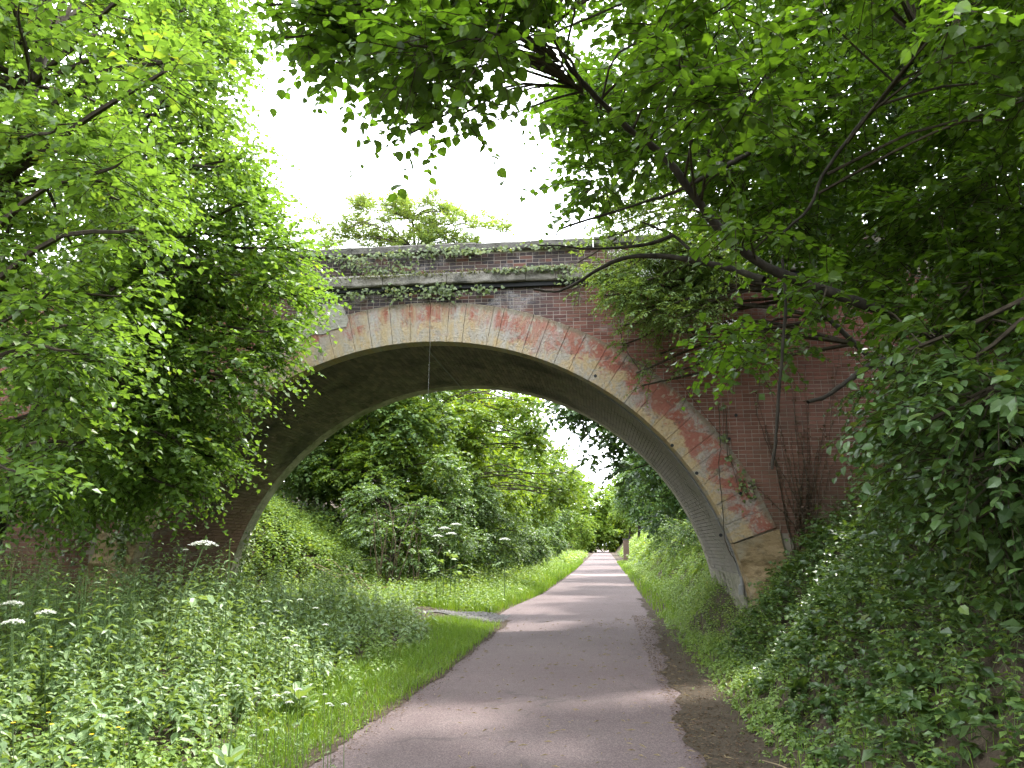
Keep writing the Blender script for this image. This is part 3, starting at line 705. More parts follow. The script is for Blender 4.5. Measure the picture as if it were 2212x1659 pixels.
lime = tree("lime_tree", "leaning lime tree with round leaves, its dark limbs reaching over the arch from the right", "tree",
     (5.6, 7.0, gz(5.6, 7.0)), (4.9, 6.2, 7.6), np.concatenate([c1, c1b, near]), 'lime', 43, 15, .42, .082, K=9, tmpl=ROUND, width=1.05, droop=.3, src_limbs=(0, 4),
     trunk_r=.2, group="trees before the bridge", twig=.004, droop_dir=.15, br=.009, spread=.9, extra=(c2, LEAF4, 15.5, .088, 1.25),
     limbs=[(limb1, .052, .013), (limb2, .03, .010), (limb3, .02, .007), (limb4, .018, .007), (limb5, .022, .010), (limb6, .02, .006), (limb7, .035, .012), (limb8, .012, .012)])

# --- elder growing against the bridge on the right of the parapet
eld = [(1285, 600), (1290, 500), (1330, 430), (1400, 380), (1530, 440), (1600, 560), (1560, 650), (1490, 690), (1420, 705), (1360, 690), (1300, 650)]
ce = region_clumps(rng_(45), eld, lambda x, y: (10.9, 12.1), 52, (.3, .5))
ce2 = np.array([[*at(a, b, 12.05), q, .12, q * 1.3] for a, b, q in [(1360, 740, .16), (1440, 760, .14), (1470, 800, .1), (1560, 790, .16), (1600, 740, .22), (1360, 700, .22), (1430, 715, .2), (1390, 800, .1), (1400, 830, .1), (1250, 620, .12), (1262, 560, .14)]])
elder = tree("elder_tree", "pale green elder with narrow leaflets hanging over the right parapet", "tree", (5.2, 11.9, gz(5.2, 11.9)), (2.0, 11.6, 6.9),
     np.concatenate([ce, ce2]), 'elder', 46, 20, .34, .085, K=13, tmpl=LEAF4, width=.6, droop=.3, trunk_r=.06, group="trees before the bridge", droop_dir=.1)
rr = rng_(47)
for a, b in [(1420, 560), (1395, 590), (1330, 545), (1580, 700), (1600, 985 - 250)]:
    c = at(a, b, 10.8); n = 60; p = c + rr.normal(0, 1, (n, 3)) * [.07, .05, .03]
    MB().add(*leaves(p, rr.normal(0, 1, (n, 3)), np.array([0, -.5, 1.]) + rr.normal(0, .3, (n, 3)), .018, 1.4, DIAMOND)).build("flower_cluster", M['petal'], elder, kind="stuff")

# --- the shaded bank trees at the right
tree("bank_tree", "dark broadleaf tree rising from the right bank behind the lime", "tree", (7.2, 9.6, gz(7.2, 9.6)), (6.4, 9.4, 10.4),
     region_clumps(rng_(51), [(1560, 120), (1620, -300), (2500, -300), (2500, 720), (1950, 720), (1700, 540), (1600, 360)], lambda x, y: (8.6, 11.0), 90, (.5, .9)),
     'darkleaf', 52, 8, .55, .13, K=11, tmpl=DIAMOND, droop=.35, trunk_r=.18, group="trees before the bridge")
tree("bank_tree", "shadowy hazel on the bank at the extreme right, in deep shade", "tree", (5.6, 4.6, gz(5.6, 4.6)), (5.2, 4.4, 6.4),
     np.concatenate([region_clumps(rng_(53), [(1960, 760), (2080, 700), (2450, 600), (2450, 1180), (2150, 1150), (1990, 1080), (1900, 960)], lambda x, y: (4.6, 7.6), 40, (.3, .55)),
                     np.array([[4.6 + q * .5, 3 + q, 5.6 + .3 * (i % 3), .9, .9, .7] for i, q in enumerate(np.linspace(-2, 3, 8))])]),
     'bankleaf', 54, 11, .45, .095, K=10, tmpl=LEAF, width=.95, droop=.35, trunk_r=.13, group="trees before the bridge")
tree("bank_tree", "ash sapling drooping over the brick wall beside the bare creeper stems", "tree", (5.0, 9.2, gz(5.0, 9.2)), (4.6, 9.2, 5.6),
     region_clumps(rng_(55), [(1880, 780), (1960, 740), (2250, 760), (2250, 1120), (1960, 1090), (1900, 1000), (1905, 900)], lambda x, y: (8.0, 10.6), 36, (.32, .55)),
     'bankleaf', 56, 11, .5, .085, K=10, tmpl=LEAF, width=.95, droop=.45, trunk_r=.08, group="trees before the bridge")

for i, (x, y, h, lab) in enumerate([(8.6, 3.0, 9.5, "unseen beech added for shade on the right bank, nearest the viewer"), (7.8, -2.0, 9.5, "unseen beech added for shade on the right bank behind the viewer"), (9.8, 7.0, 10.0, "unseen beech added for shade between the lime and the bridge"), (5.0, -5.5, 10., "unseen beech added for shade behind the viewer, right of the path"), (-6.5, -5.5, 10., "unseen beech added for shade behind the viewer, left of the path"), (-.5, -9., 11., "unseen beech added for shade over the path behind the viewer"), (6.0, 1.6, 9., "unseen beech added for shade on the right bank beside the viewer")]):  # unseen beeches added to block sky light and darken the right side
    place('beech', lambda: tree("shade_beech", lab, "tree", (0, 0, 0), (0, 0, 8.), blob(0, 0, 6, 3.0, 2.8, 3.8, 44, 1.2, 700), 'darkleaf', 710, 2.2, .8, .30, K=10, tmpl=DIAMOND, droop=.35, trunk_r=.22, twig=0, group="unseen beeches added for shade around the viewer"), (x, y, gz(x, y)), i * 1.3, h / 10, lab)
# --- beyond the bridge
rr = rng_(61)
RY = 31
rob = np.concatenate([blob(*at(x_, y_, RY), rx_ * 1.2, 1.2, rz_ * 1.7, k_, .5, 600 + x_) for x_, y_, rx_, rz_, k_ in
    [(790, 480, .7, .6, 14), (870, 470, .7, .7, 16), (950, 480, .8, .6, 16), (1030, 505, .6, .4, 8), (730, 510, .7, .3, 8), (900, 525, 2.2, .4, 26), (860, 438, .35, .2, 4), (935, 440, .4, .2, 4), (700, 500, .3, .3, 3), (1075, 500, .25, .2, 3), (780, 440, .3, .15, 3)]])
tree("robinia_tree", "feathery yellow-green robinia showing above the middle of the parapet", "tree", (-6.2, RY, gz(-6.2, RY)), at(890, 470, RY), rob,
     'robinia', 66, 9, .5, .12, K=15, tmpl=DIAMOND, width=.7, droop=.15, trunk_r=.13, br=.02, droop_dir=-.35)
LEFT = [(-11.0, 25.0, 6.6, 'shrubleaf', "tree on the bank top at the left end of the view under the arch"),
        (-8.0, 24.8, 9.0, 'shrubleaf', "grey-green tree behind the thicket of bare stems"),
        (-7.2, 29.5, 10., 'brightleaf', "sunlit yellow-green tree under the crown of the arch"),
        (-6.6, 35., 10.5, 'brightleaf', "second sunlit tree along the left of the path"),
        (-6.6, 43., 10.5, 'shrubleaf', "third tree along the left of the path"),
        (-5.2, 53., 10., 'brightleaf', "fourth tree along the left of the path"),
        (-4.9, 66., 10., 'shrubleaf', "fifth tree along the left of the path"),
        (-4.6, 84., 10.5, 'brightleaf', "far tree on the left where the path narrows"),
        (-4.4, 108., 11., 'brightleaf', "farthest tree on the left of the path")]
for i, (x, y, h, lm, lab) in enumerate(LEFT):
    z0 = gz(x, y)
    if i > 3:
        place(lm, lambda: tree("verge_tree", lab, "tree", (0, 0, 0), (.2, 0, 8.5), np.concatenate([blob(.3, 0, 6.0, 2.4, 2.4, 4.0, 36, 1.0, 75), blob(1.7, -.3, 3.0, 1.5, 2.2, 2.9, 22, .8, 175)]), lm, 85, 3.6, .8, .27, K=10, tmpl=DIAMOND, droop=.35, trunk_r=.16, group="trees lining the path", twig=0), (x, y, z0), i * .7, h / 10, lab)
        continue
    cl = np.concatenate([blob(x + .3, y, z0 + h * .62, 2.3, 2.4, h * .40, 36, .95, 70 + i), blob(x + 1.7, y - .3, z0 + h * .3, 1.5, 2.2, h * .28, 22, .75, 170 + i)])
    if i == 2: cl = np.concatenate([cl, blob(*at(1120, 880, 29), .9, .9, .6, 8, .6, 197), blob(*at(1150, 960, 29), .9, .9, .8, 9, .6, 198), blob(*at(1205, 1040, 29), .8, .9, .8, 8, .6, 199)])
    tree("verge_tree", lab, "tree", (x, y, z0), (x + .2, y, z0 + h * .85), cl, lm, 80 + i, 5.2 / (1 + .025 * max(0, y - 20)), .6 + .006 * y, .175 + .0028 * max(0, y - 18), K=11, tmpl=DIAMOND,
         droop=.35, trunk_r=.16, group="trees lining the path", bark='palebark' if i == 0 else 'bark', twig=.005 if y < 40 else 0)
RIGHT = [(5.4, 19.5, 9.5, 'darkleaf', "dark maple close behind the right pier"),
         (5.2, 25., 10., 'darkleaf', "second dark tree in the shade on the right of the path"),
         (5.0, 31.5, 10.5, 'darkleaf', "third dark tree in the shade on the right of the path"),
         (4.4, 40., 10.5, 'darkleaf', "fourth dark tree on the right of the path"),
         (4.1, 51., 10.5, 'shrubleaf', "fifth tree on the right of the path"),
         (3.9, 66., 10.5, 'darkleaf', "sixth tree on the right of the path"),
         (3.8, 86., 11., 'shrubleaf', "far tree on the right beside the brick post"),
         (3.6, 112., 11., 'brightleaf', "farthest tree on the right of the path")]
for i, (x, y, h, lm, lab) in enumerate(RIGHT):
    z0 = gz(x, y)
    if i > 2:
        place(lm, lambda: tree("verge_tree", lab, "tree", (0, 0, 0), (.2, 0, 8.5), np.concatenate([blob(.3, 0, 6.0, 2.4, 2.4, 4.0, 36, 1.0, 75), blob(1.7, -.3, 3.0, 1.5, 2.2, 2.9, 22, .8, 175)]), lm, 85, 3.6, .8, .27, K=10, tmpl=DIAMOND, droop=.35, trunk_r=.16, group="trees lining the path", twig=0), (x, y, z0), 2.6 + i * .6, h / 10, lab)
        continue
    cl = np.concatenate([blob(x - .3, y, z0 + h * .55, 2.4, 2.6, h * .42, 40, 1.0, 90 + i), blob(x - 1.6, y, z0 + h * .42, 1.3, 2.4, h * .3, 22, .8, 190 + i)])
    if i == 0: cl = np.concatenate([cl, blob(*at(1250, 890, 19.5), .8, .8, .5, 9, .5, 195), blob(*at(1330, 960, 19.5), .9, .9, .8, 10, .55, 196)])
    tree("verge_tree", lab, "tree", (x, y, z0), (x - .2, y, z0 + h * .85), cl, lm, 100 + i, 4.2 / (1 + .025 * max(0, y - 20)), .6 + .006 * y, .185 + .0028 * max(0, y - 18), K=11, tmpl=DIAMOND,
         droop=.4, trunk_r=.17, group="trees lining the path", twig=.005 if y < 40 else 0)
for i, (x, y, h, lab) in enumerate([(-2.5, 150, 13, "tall tree closing the view at the end of the path"), (3.5, 158, 14, "tree closing the view just right of the path's end"), (-11, 140, 13, "tree closing the view left of the path's end"), (11, 145, 13, "tree closing the view far right of the path's end")]):
    place('end', lambda: tree("end_tree", lab, "tree", (0, 0, 0), (0, 0, 10), blob(0, 0, 6.5, 5, 4, 6.2, 44, 1.9, 120), 'brightleaf', 130, .95, 1.3, .75, K=10, tmpl=DIAMOND, trunk_r=.3, twig=0, group="trees at the end of the path", branch=False), (x, y, 0.1), i * 1.1, h / 13, lab)
# woods on the plateau either side, out of frame or behind the crowns
SHR = [(-5.9, 21.6, 3.0, "dense shrub of bare upright stems left of centre"), (-4.9, 24.0, 3.6, "rounded shrub behind the thicket of bare stems"), (-4.6, 29.0, 3.0, "hawthorn bush below the sunlit trees"),
       (-4.3, 35.0, 2.8, "bush on the left verge halfway along the path"), (-4.2, 44.0, 3.0, "bush on the left verge far along the path"), (-4.2, 58.0, 3.2, "last bush on the left verge before the bend")]
for i, (x, y, h, lab) in enumerate(SHR):
    z0 = gz(x, y); t = tree("shrub", lab, "shrub", (x, y, z0), (x, y, z0 + h * .8), blob(x, y, z0 + h * .55, 1.3, 1.5, h * .5, 26, .62, 140 + i), 'shrubleaf', 150 + i, 13 / (1 + .02 * (y - 18)), .4, .085 + .0022 * (y - 18), K=11, tmpl=DIAMOND, droop=.4, trunk_r=.04, group="bushes on the left verge")
    if i == 0:
        g = rng_(160)
        for k in range(16):
            b0 = np.array([x + g.normal(.3, .3), y - .9 + g.normal(0, .2), z0]); e = b0 + [g.normal(.25, .35), g.normal(-.3, .25), g.uniform(1.4, 2.6)]
            MB().add(*tube(smooth_path([b0, (b0 + e) / 2 + g.normal(0, .1, 3), e], 8), np.linspace(.022, .008, 8), 5)).build("stem", M['palebark'], t, smooth=True)
TH = [(-9.4, 24.2, 5.0, "tall hazel thicket at the top of the grassy slope"), (-6.9, 24.2, 6.2, "dark rounded thicket left of centre beyond the arch"), (-5.7, 27.2, 5.2, "grey-green thicket under the crown of the arch"), (-5.6, 31.5, 5.6, "broad thicket in front of the sunlit trees"), (-9.6, 26.5, 7.0, "high thicket behind the grassy slope"), (-5.2, 39.5, 5.0, "thicket narrowing the view left of the far path")]
for i, (x, y, h, lab) in enumerate(TH):
    place('thicket%d' % (i % 2), lambda: tree("thicket", lab, "shrub", (0, 0, 0), (0, 0, 4.4), blob(0, 0, 2.75, 1.9, 1.7, 2.8, 40, .75, 800 + i), ('shrubleaf', 'brightleaf')[i % 2], 810 + i, 9, .45, .14, K=11, tmpl=DIAMOND, droop=.35, trunk_r=.05, group="thickets beyond the arch"), (x, y, gz(x, y)), i * 1.9, h / 5.5, lab)
SHR2 = [(3.1, 18.6, 1.9, "light green bush in the sun behind the right pier", 'weed'), (3.3, 21.5, 1.7, "bush behind the sunny one at the right pier", 'nettle'), (3.2, 26., 1.6, "low bush in shade on the right verge", 'shrubleaf'), (3.2, 33., 1.7, "low bush farther along the right verge", 'shrubleaf'), (3.3, 43., 1.8, "last low bush on the right verge", 'shrubleaf')]
for i, (x, y, h, lab, lm) in enumerate(SHR2):
    z0 = gz(x, y); tree("shrub", lab, "shrub", (x, y, z0), (x, y, z0 + h * .7), blob(x, y, z0 + h * .5, .8, 1.5, h * .45, 14, .5, 240 + i), lm, 250 + i, 13 / (1 + .02 * (y - 18)), .35, .075 + .0022 * (y - 18), K=10, tmpl=DIAMOND, droop=.3, trunk_r=.03, group="bushes on the right verge")

# ------------------------------------------------------------------ undergrowth
def scatter(r, n, x0, x1, y0, y1, keep=None):
    x = r.uniform(x0, x1, n); y = r.uniform(y0, y1, n)
    if keep is not None: k = keep(x, y); x, y = x[k], y[k]
    return np.stack([x, y, terrain(x, y)], -1)
def grass(r, P, h, wd, lean=.5):
    n = len(P); az = r.uniform(0, 6.28, n); l = np.stack([np.cos(az), np.sin(az), np.zeros(n)], -1); sd = np.stack([-np.sin(az), np.cos(az), np.zeros(n)], -1)
    tw = r.uniform(0, 6.28, n); sd = np.stack([np.cos(tw), np.sin(tw), np.zeros(n)], -1)
    h = h * r.uniform(.5, 1.25, n); wv = wd * r.uniform(.7, 1.3, n); le = lean * r.uniform(.1, 1, n)
    Z = np.array([0, 0, 1.])
    p1 = P + Z * (h * .55)[:, None] + l * (h * le * .25)[:, None]; p2 = P + Z * (h * (1 - .35 * le))[:, None] + l * (h * le)[:, None]
    V = np.stack([P - sd * wv[:, None], P + sd * wv[:, None], p1 - sd * wv[:, None] * .8, p1 + sd * wv[:, None] * .8, p2], 1)
    f = np.array([[0, 1, 3], [0, 3, 2], [2, 3, 4]])
    return V.reshape(-1, 3), (f[None] + (np.arange(n) * 5)[:, None, None]).reshape(-1, 3)
r = rng_(301); mb = MB()
edge = lambda y: np.interp(y, [0, 6, 10, 16, 18, 26, 50], [-2.3, -2.22, -2.04, -2.1, -2.5, -2.05, -1.8])
P = scatter(r, 30000, -3.7, -2.0, 1.8, 16, lambda x, y: (x < edge(y) + r.normal(0, .05, len(x))) & (x > -2.75 - .5 * r.random(len(x)) ** .5 - .35 * np.sin(y * .9)))
mb.add(*grass(r, P, .16, .0035, .8))
P = scatter(r, 9000, -4.6, -2.0, 17.9, 30, lambda x, y: x < edge(y)); mb.add(*grass(r, P, .28, .006, .6))
P = scatter(r, 9000, -4.2, -1.7, 30, 70, lambda x, y: x < edge(y)); mb.add(*grass(r, P, .4, .014, .6))
P = scatter(r, 4200, 1.0, 2.2, 2, 18, lambda x, y: x > 1.05 + .4 * r.random(len(x))); mb.add(*grass(r, P, .14, .003, .8))
P = scatter(r, 5000, 1.15, 2.6, 17, 70); mb.add(*grass(r, P, .25, .01, .7))
mb.build("grass", M['grass'], kind="stuff", label="short bright grass along both edges of the path", cat="grass")

def herb(r, P, h, K, leaf, m, tmpl=LEAF, width=.62, lean=.12, mode='opp', mb=None, twig=.004, droop=.02):
    n = len(P); d = np.array([0, 0, 1.]) + r.normal(0, lean, (n, 3)) * [1, 1, 0]
    return shoots(r, P, d, h * r.uniform(.6, 1.15, n), K, leaf * r.uniform(.8, 1.2, n), tmpl, width, mode, droop, mb, twig, 0, 1, start=.15)
# nettles and weeds on the left, taller away from the path
r = rng_(311); mb = MB()
P = scatter(r, 2900, -10.5, -2.6, 2.6, 15.5, lambda x, y: (x < -2.95 - .45 * r.random(len(x)) + .25 * np.sin(y * 1.1)))
hh = np.clip(.25 + .40 * (-2.7 - P[:, 0]), .25, 1.2) * (1 + .12 * np.sin(P[:, 1] * 1.7))
nr = P[:, 1] < 7.5
herb(r, P[nr], hh[nr], 18, .12, 'nettle', mb=mb, tmpl=LEAF, width=.6)
herb(r, P[~nr], hh[~nr], 16, .125, 'nettle', mb=mb, tmpl=LEAF4, width=.66)
mb.build("nettle_bed", [M['nettle'], M['stem']], kind="stuff", label="bed of pale green nettles covering the ground left of the path", cat="nettles")
r = rng_(312); mb = MB()
P = scatter(r, 2000, -7, -2.35, 1.8, 12, lambda x, y: x < -2.5 - .5 * r.random(len(x)))
herb(r, P, np.clip(.12 + .22 * (-2.4 - P[:, 0]), .12, .55), 12, .075, 'weed', tmpl=DIAMOND, width=1.1, lean=.3, mb=mb)
P = scatter(r, 1300, -6, -2.4, 2.4, 5.6); herb(r, P, .22, 10, .07, 'weed', tmpl=LEAF4, width=1.05, lean=.35, mb=mb, twig=.002)
P = scatter(r, 1500, -3.1, -2.15, 1.8, 15); herb(r, P, .07, 6, .045, 'weed', tmpl=DIAMOND, width=1., lean=.4, mb=mb, twig=.002)
mb.build("weeds", [M['weed'], M['stem']], kind="stuff", label="low mixed weeds between nettles and grass on the left", cat="weeds")
r = rng_(313); mb = MB()
P = scatter(r, 2600, -10, -2.6, 13.5, 26, lambda x, y: (x < -3.9 + .3 * np.sin(y)) | (y > 18.4)); herb(r, P, np.clip(.2 + .2 * (-2.4 - P[:, 0]), .2, .6), 12, .125, 'weed', tmpl=DIAMOND, width=.9, lean=.2, mb=mb)
P = scatter(r, 3600, -10.5, -4.6, 15.6, 23.5); herb(r, P, .4, 12, .13, 'weed', tmpl=DIAMOND, width=.95, lean=.3, mb=mb, twig=.003)
P = scatter(r, 1500, -6, -2.4, 24, 60); herb(r, P, np.clip(.3 + .3 * (-2.2 - P[:, 0]), .3, 1.0), 12, .13, 'weed', tmpl=DIAMOND, width=.9, lean=.2, mb=mb, twig=0)
mb.build("weeds", [M['weed'], M['stem']], kind="stuff", label="sunlit weeds on the left verge beyond the arch", cat="weeds")
# right bank
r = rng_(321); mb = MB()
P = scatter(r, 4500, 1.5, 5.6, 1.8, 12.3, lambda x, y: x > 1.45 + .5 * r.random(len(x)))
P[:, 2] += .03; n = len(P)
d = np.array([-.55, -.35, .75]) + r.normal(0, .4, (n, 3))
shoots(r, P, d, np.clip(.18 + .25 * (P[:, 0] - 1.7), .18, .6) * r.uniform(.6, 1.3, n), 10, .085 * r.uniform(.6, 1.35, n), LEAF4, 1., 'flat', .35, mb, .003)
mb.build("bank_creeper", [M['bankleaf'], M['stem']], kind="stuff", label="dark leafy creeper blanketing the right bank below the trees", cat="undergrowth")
r = rng_(322); mb = MB()
P = scatter(r, 4200, .95, 3.2, 2.2, 19, lambda x, y: r.random(len(x)) < .15 + .85 * ss(1.0, 1.4, x)); herb(r, P, np.clip(.06 + .3 * (P[:, 0] - 1.25), .06, .35), 9, .055, 'weed', tmpl=DIAMOND, width=1., lean=.35, mb=mb, twig=.002)
P = scatter(r, 700, 1.6, 3.2, 15.5, 24); herb(r, P, .45, 14, .08, 'weed', tmpl=DIAMOND, width=.9, lean=.25, mb=mb)
P = scatter(r, 2600, 2.4, 7.5, 17, 45); herb(r, P, .45, 12, .15, 'weed', tmpl=DIAMOND, width=.9, lean=.3, mb=mb, twig=0)
P = scatter(r, 2200, 2.2, 8, 45, 110); herb(r, P, .8, 10, .32, 'weed', tmpl=DIAMOND, width=.9, lean=.3, mb=mb, twig=0)
P = scatter(r, 1500, -9, -2.2, 55, 110); herb(r, P, .8, 10, .32, 'weed', tmpl=DIAMOND, width=.9, lean=.3, mb=mb, twig=0)
P = scatter(r, 700, 1.5, 3.6, 24, 60); herb(r, P, .45, 12, .12, 'weed', tmpl=DIAMOND, width=.9, lean=.25, mb=mb, twig=0)
mb.build("weeds", [M['weed'], M['stem']], kind="stuff", label="low weeds on the right verge and along both sides of the far path", cat="weeds")

# leaf mould, straw and twigs on the path edges
r = rng_(331); mb = MB()
n = 10000; x = np.concatenate([.60 + np.abs(r.normal(0, .5, n)), -2.03 + r.normal(0, .08, 1500)]); y = np.concatenate([2.2 + 16 * r.random(n) ** 1.6, r.uniform(2, 17, 1500)])
P = np.stack([x, y, np.where(x > 0, .024, .026)], -1); k = (x < 2.6); P = P[k]; P[:, 2] = np.maximum(P[:, 2], terrain(P[:, 0], P[:, 1]) + .012); n = len(P)
mb.add(*leaves(P, r.normal(0, 1, (n, 3)) * [1, 1, .12], np.array([0, 0, 1.]) + r.normal(0, .25, (n, 3)), r.uniform(.012, .04, n), r.uniform(.25, 1., n), DIAMOND))
mb.build("leaf_litter", M['deadleaf'], kind="stuff", label="brown leaf litter and husks strewn along the path edges", cat="litter")
mb = MB(); n = 1300; P = np.stack([r.uniform(-1.9, .9, n), 2.5 + 15 * r.random(n) ** 1.3, np.full(n, .026)], -1)
k = r.random(n) < .35 + .65 * ss(-1.2, .7, P[:, 0]); P = P[k]; n = len(P)
mb.add(*leaves(P, r.normal(0, 1, (n, 3)) * [1, 1, .0], np.array([0, 0, 1.]) + r.normal(0, .1, (n, 3)), r.uniform(.02, .10, n), .12, DIAMOND))
mb.build("straw", M['straw'], kind="stuff", label="scattered straw and stalks lying on the path", cat="straw")
mb = MB(); n = 900; g = rng_(332); P = np.stack([g.uniform(-3.9, -2.1, n), g.uniform(16.5, 18.0, n), np.full(n, .04)], -1); P[:, 2] += terrain(P[:, 0], P[:, 1]); P = P[np.abs(P[:, 1] - 17.25) < .75 * (1 - ((P[:, 0] + 2.1) / 1.9) ** 2) ** .8 + .05]; n = len(P)
V = np.array([[1, 0, 0], [-1, 0, 0], [0, 1, 0], [0, -1, 0], [0, 0, .8], [0, 0, -.4]], float); Fo = np.array([[0, 2, 4], [2, 1, 4], [1, 3, 4], [3, 0, 4]])
mb.add((P[:, None] + V[None] * g.uniform(.012, .035, (n, 1, 1)) * g.uniform(.7, 1.3, (n, 6, 1))).reshape(-1, 3), (Fo[None] + (np.arange(n) * 6)[:, None, None]).reshape(-1, 3))
mb.build("gravel", M['stone_bit'], kind="stuff", label="pale loose gravel beside the path behind the arch", cat="gravel")

# ------------------------------------------------------------------ climbers on the bridge
def ivy(label, seed, fn, n, size, mat='ivy', name="ivy_plant", leafmesh=IVY, stems=6, cat="ivy", group="ivy on the bridge"):
    """fn(r, n) -> points and outward normals on the masonry"""
    r = rng_(seed); t = root(name, label, cat, group); P, N = fn(r, n)
    ax = np.cross(N, r.normal(0, 1, P.shape)); ax[:, 2] -= .7
    V, Fq = leaves(P, ax, N + r.normal(0, .35, P.shape), size * r.uniform(.55, 1.2, n), r.uniform(.85, 1.1, n), leafmesh)
    MB().add(V, Fq).build("leaves", M[mat], t)
    mb = MB(); o = P[np.argsort(P[:, 0])]
    for k in range(stems):
        i = r.integers(0, max(1, n - 12)); s_ = o[i:i + 60:8]
        if len(s_) > 3: mb.add(*tube(smooth_path(s_[:6] + [0, .02, 0], 20), .004, 4))
    if mb.n: mb.build("stem", M['twig'], t)
    return t
def spots(cs, y, yn=(0, -1, .35)):
    """clusters (px, py, spread_x, spread_z, weight) on a face at depth y"""
    C = np.array([[*at(a, b, y), sx, sz, w_] for a, b, sx, sz, w_ in cs])
    def fn(r, n):
        k = r.choice(len(C), n, p=C[:, 5] / C[:, 5].sum()); P = C[k, :3] + np.stack([r.normal(0, 1, n) * C[k, 3], -np.abs(r.normal(0, .05, n)), r.normal(0, 1, n) * C[k, 4] * (1 + .6 * np.sin(C[k, 0] * 9))], -1)
        return P, np.repeat(np.array([yn], float), n, 0)
    return fn
ivy("ivy draped along the coping of the parapet", 401, spots([(830, 553, .3, .05, 2), (760, 560, .16, .06, 1), (960, 540, .25, .06, 3), (1010, 545, .2, .07, 3), (1080, 540, .2, .04, 1.5), (1170, 533, .25, .05, 2), (1240, 525, .2, .05, 1.5), (900, 550, .2, .05, 1)], D - .04), 520, .058)
ivy("ivy hanging over the left part of the parapet brickwork", 402, spots([(760, 575, .12, .08, 1.2), (800, 590, .2, .1, 2), (860, 585, .2, .09, 2), (900, 600, .12, .06, 1), (730, 562, .1, .05, .6)], D - .02), 380, .052)
ivy("ivy hanging below the black moulding over the crown", 403, spots([(790, 635, .25, .03, 2), (870, 632, .2, .04, 2.5), (940, 628, .15, .05, 3), (980, 636, .12, .05, 1.5), (1040, 627, .16, .03, 1.5), (720, 636, .16, .04, 1.3), (850, 650, .03, .03, .3)], D - .1), 330, .062)
ivy("moss and small leaves along the top of the cornice", 404, spots([(700, 605, .3, .025, 1), (830, 598, .4, .03, 2), (950, 592, .4, .025, 2), (1080, 585, .35, .02, 2), (1190, 578, .25, .03, 2)], D - .14, (0, -.3, 1)), 1500, .03, 'moss', "moss", LEAF, 0, "moss")
ivy("fringe of ivy on the cornice beside the elder", 405, spots([(1100, 585, .2, .03, 1), (1180, 580, .2, .05, 1.6), (1225, 600, .1, .06, .8)], D - .16), 230, .055)
ivy("ivy trailing down the outer edge of the right ring", 406, spots([(1562, 945, .03, .06, 1), (1575, 990, .03, .08, 1), (1600, 1040, .08, .1, 1.3), (1620, 1060, .08, .06, 1), (1380, 780, .15, .05, 1), (1400, 800, .1, .04, 1), (1560, 880, .03, .05, .5)], D - .05), 150, .05)
ivy("dark ivy on the brick wall at the left foot of the arch", 407, spots([(280, 1130, .14, .3, 2), (160, 1150, .2, .2, 1), (300, 1080, .2, .2, 1), (265, 1180, .05, .2, 1)], D - .05), 480, .075)
ivy("ivy inside the far left foot of the vault", 408, lambda r, n: (np.stack([XC - EA * np.sqrt(1 - ((zz := r.uniform(.3, 1.9, n)) / EB) ** 2) + .08 + np.abs(r.normal(0, .08, n)), D + T - .1 + r.normal(0, .12, n), zz], -1), np.tile([[.8, -.5, .3]], (n, 1))), 160, .07)
# bare creeper stems on the right wall
cr = root("dead_creeper", "bare brown creeper stems climbing the shaded brick wall right of the arch", "creeper"); r = rng_(411)
foot = at(1735, 1190, D - .02); dl = MB()
for k in range(22):
    tx = r.uniform(1590, 1830); ty = r.uniform(760, 1000) if k % 3 else r.uniform(860, 1050); e = at(tx, ty, D - .03)
    b0 = foot + [r.normal(0, .1), 0, -.3]; n = 9; s_ = np.linspace(0, 1, n)
    X = b0[0] + (e[0] - b0[0]) * s_ ** r.uniform(.9, 1.9) + np.cumsum(r.normal(0, .022, n)); Zv = b0[2] + (e[2] - b0[2]) * s_
    P = smooth_path(np.stack([X, np.full(n, D - .03), Zv], -1), 40); P[:, 0] += r.normal(0, .006, 40)
    MB().add(*tube(P, np.linspace(.011 if k < 6 else .006, .003, 40), 5)).build("stem", M['twig'], cr)
    m_ = 16; q = P[r.integers(4, 40, m_)] + r.normal(0, .03, (m_, 3)) * [1, 0, 1] - [0, .02, 0]
    dl.add(*leaves(q, r.normal(0, 1, (m_, 3)) - [0, 0, .8], np.array([0, -1., .3]) + r.normal(0, .5, (m_, 3)), r.uniform(.02, .05, m_), 1., IVY))
dl.build("dead_leaves", M['deadleaf'], cr)
for lab, pts, ra in [("thin dark vine hanging straight down across the right side of the ring", [(1553, 870, D - .1), (1556, 960, D - .12), (1553, 1010, D - .1), (1560, 1090, D - .1), (1567, 1170, D - .09), (1590, 1215, D - .1)], .007),
                     ("thin trailing vine over the ring below the elder", [(1340, 690, D - .2), (1345, 740, D - .2), (1375, 790, D - .15), (1400, 812, D - .1)], .007)]:
    t = root("vine", lab, "vine", "vines hanging over the ring"); P = smooth_path([at(*q) for q in pts], 40); P[:, 0] += rng_(3).normal(0, .004, 40)
    MB().add(*tube(P, ra, 5)).build("stem", M['twig'], t)
    g = rng_(5); q = P[::4] + g.normal(0, .02, P[::4].shape); MB().add(*leaves(q, g.normal(0, 1, q.shape) - [0, 0, 1], np.array([0, -1, .4]) + g.normal(0, .3, q.shape), .03, 1., IVY)).build("leaf", M['ivy'], t)

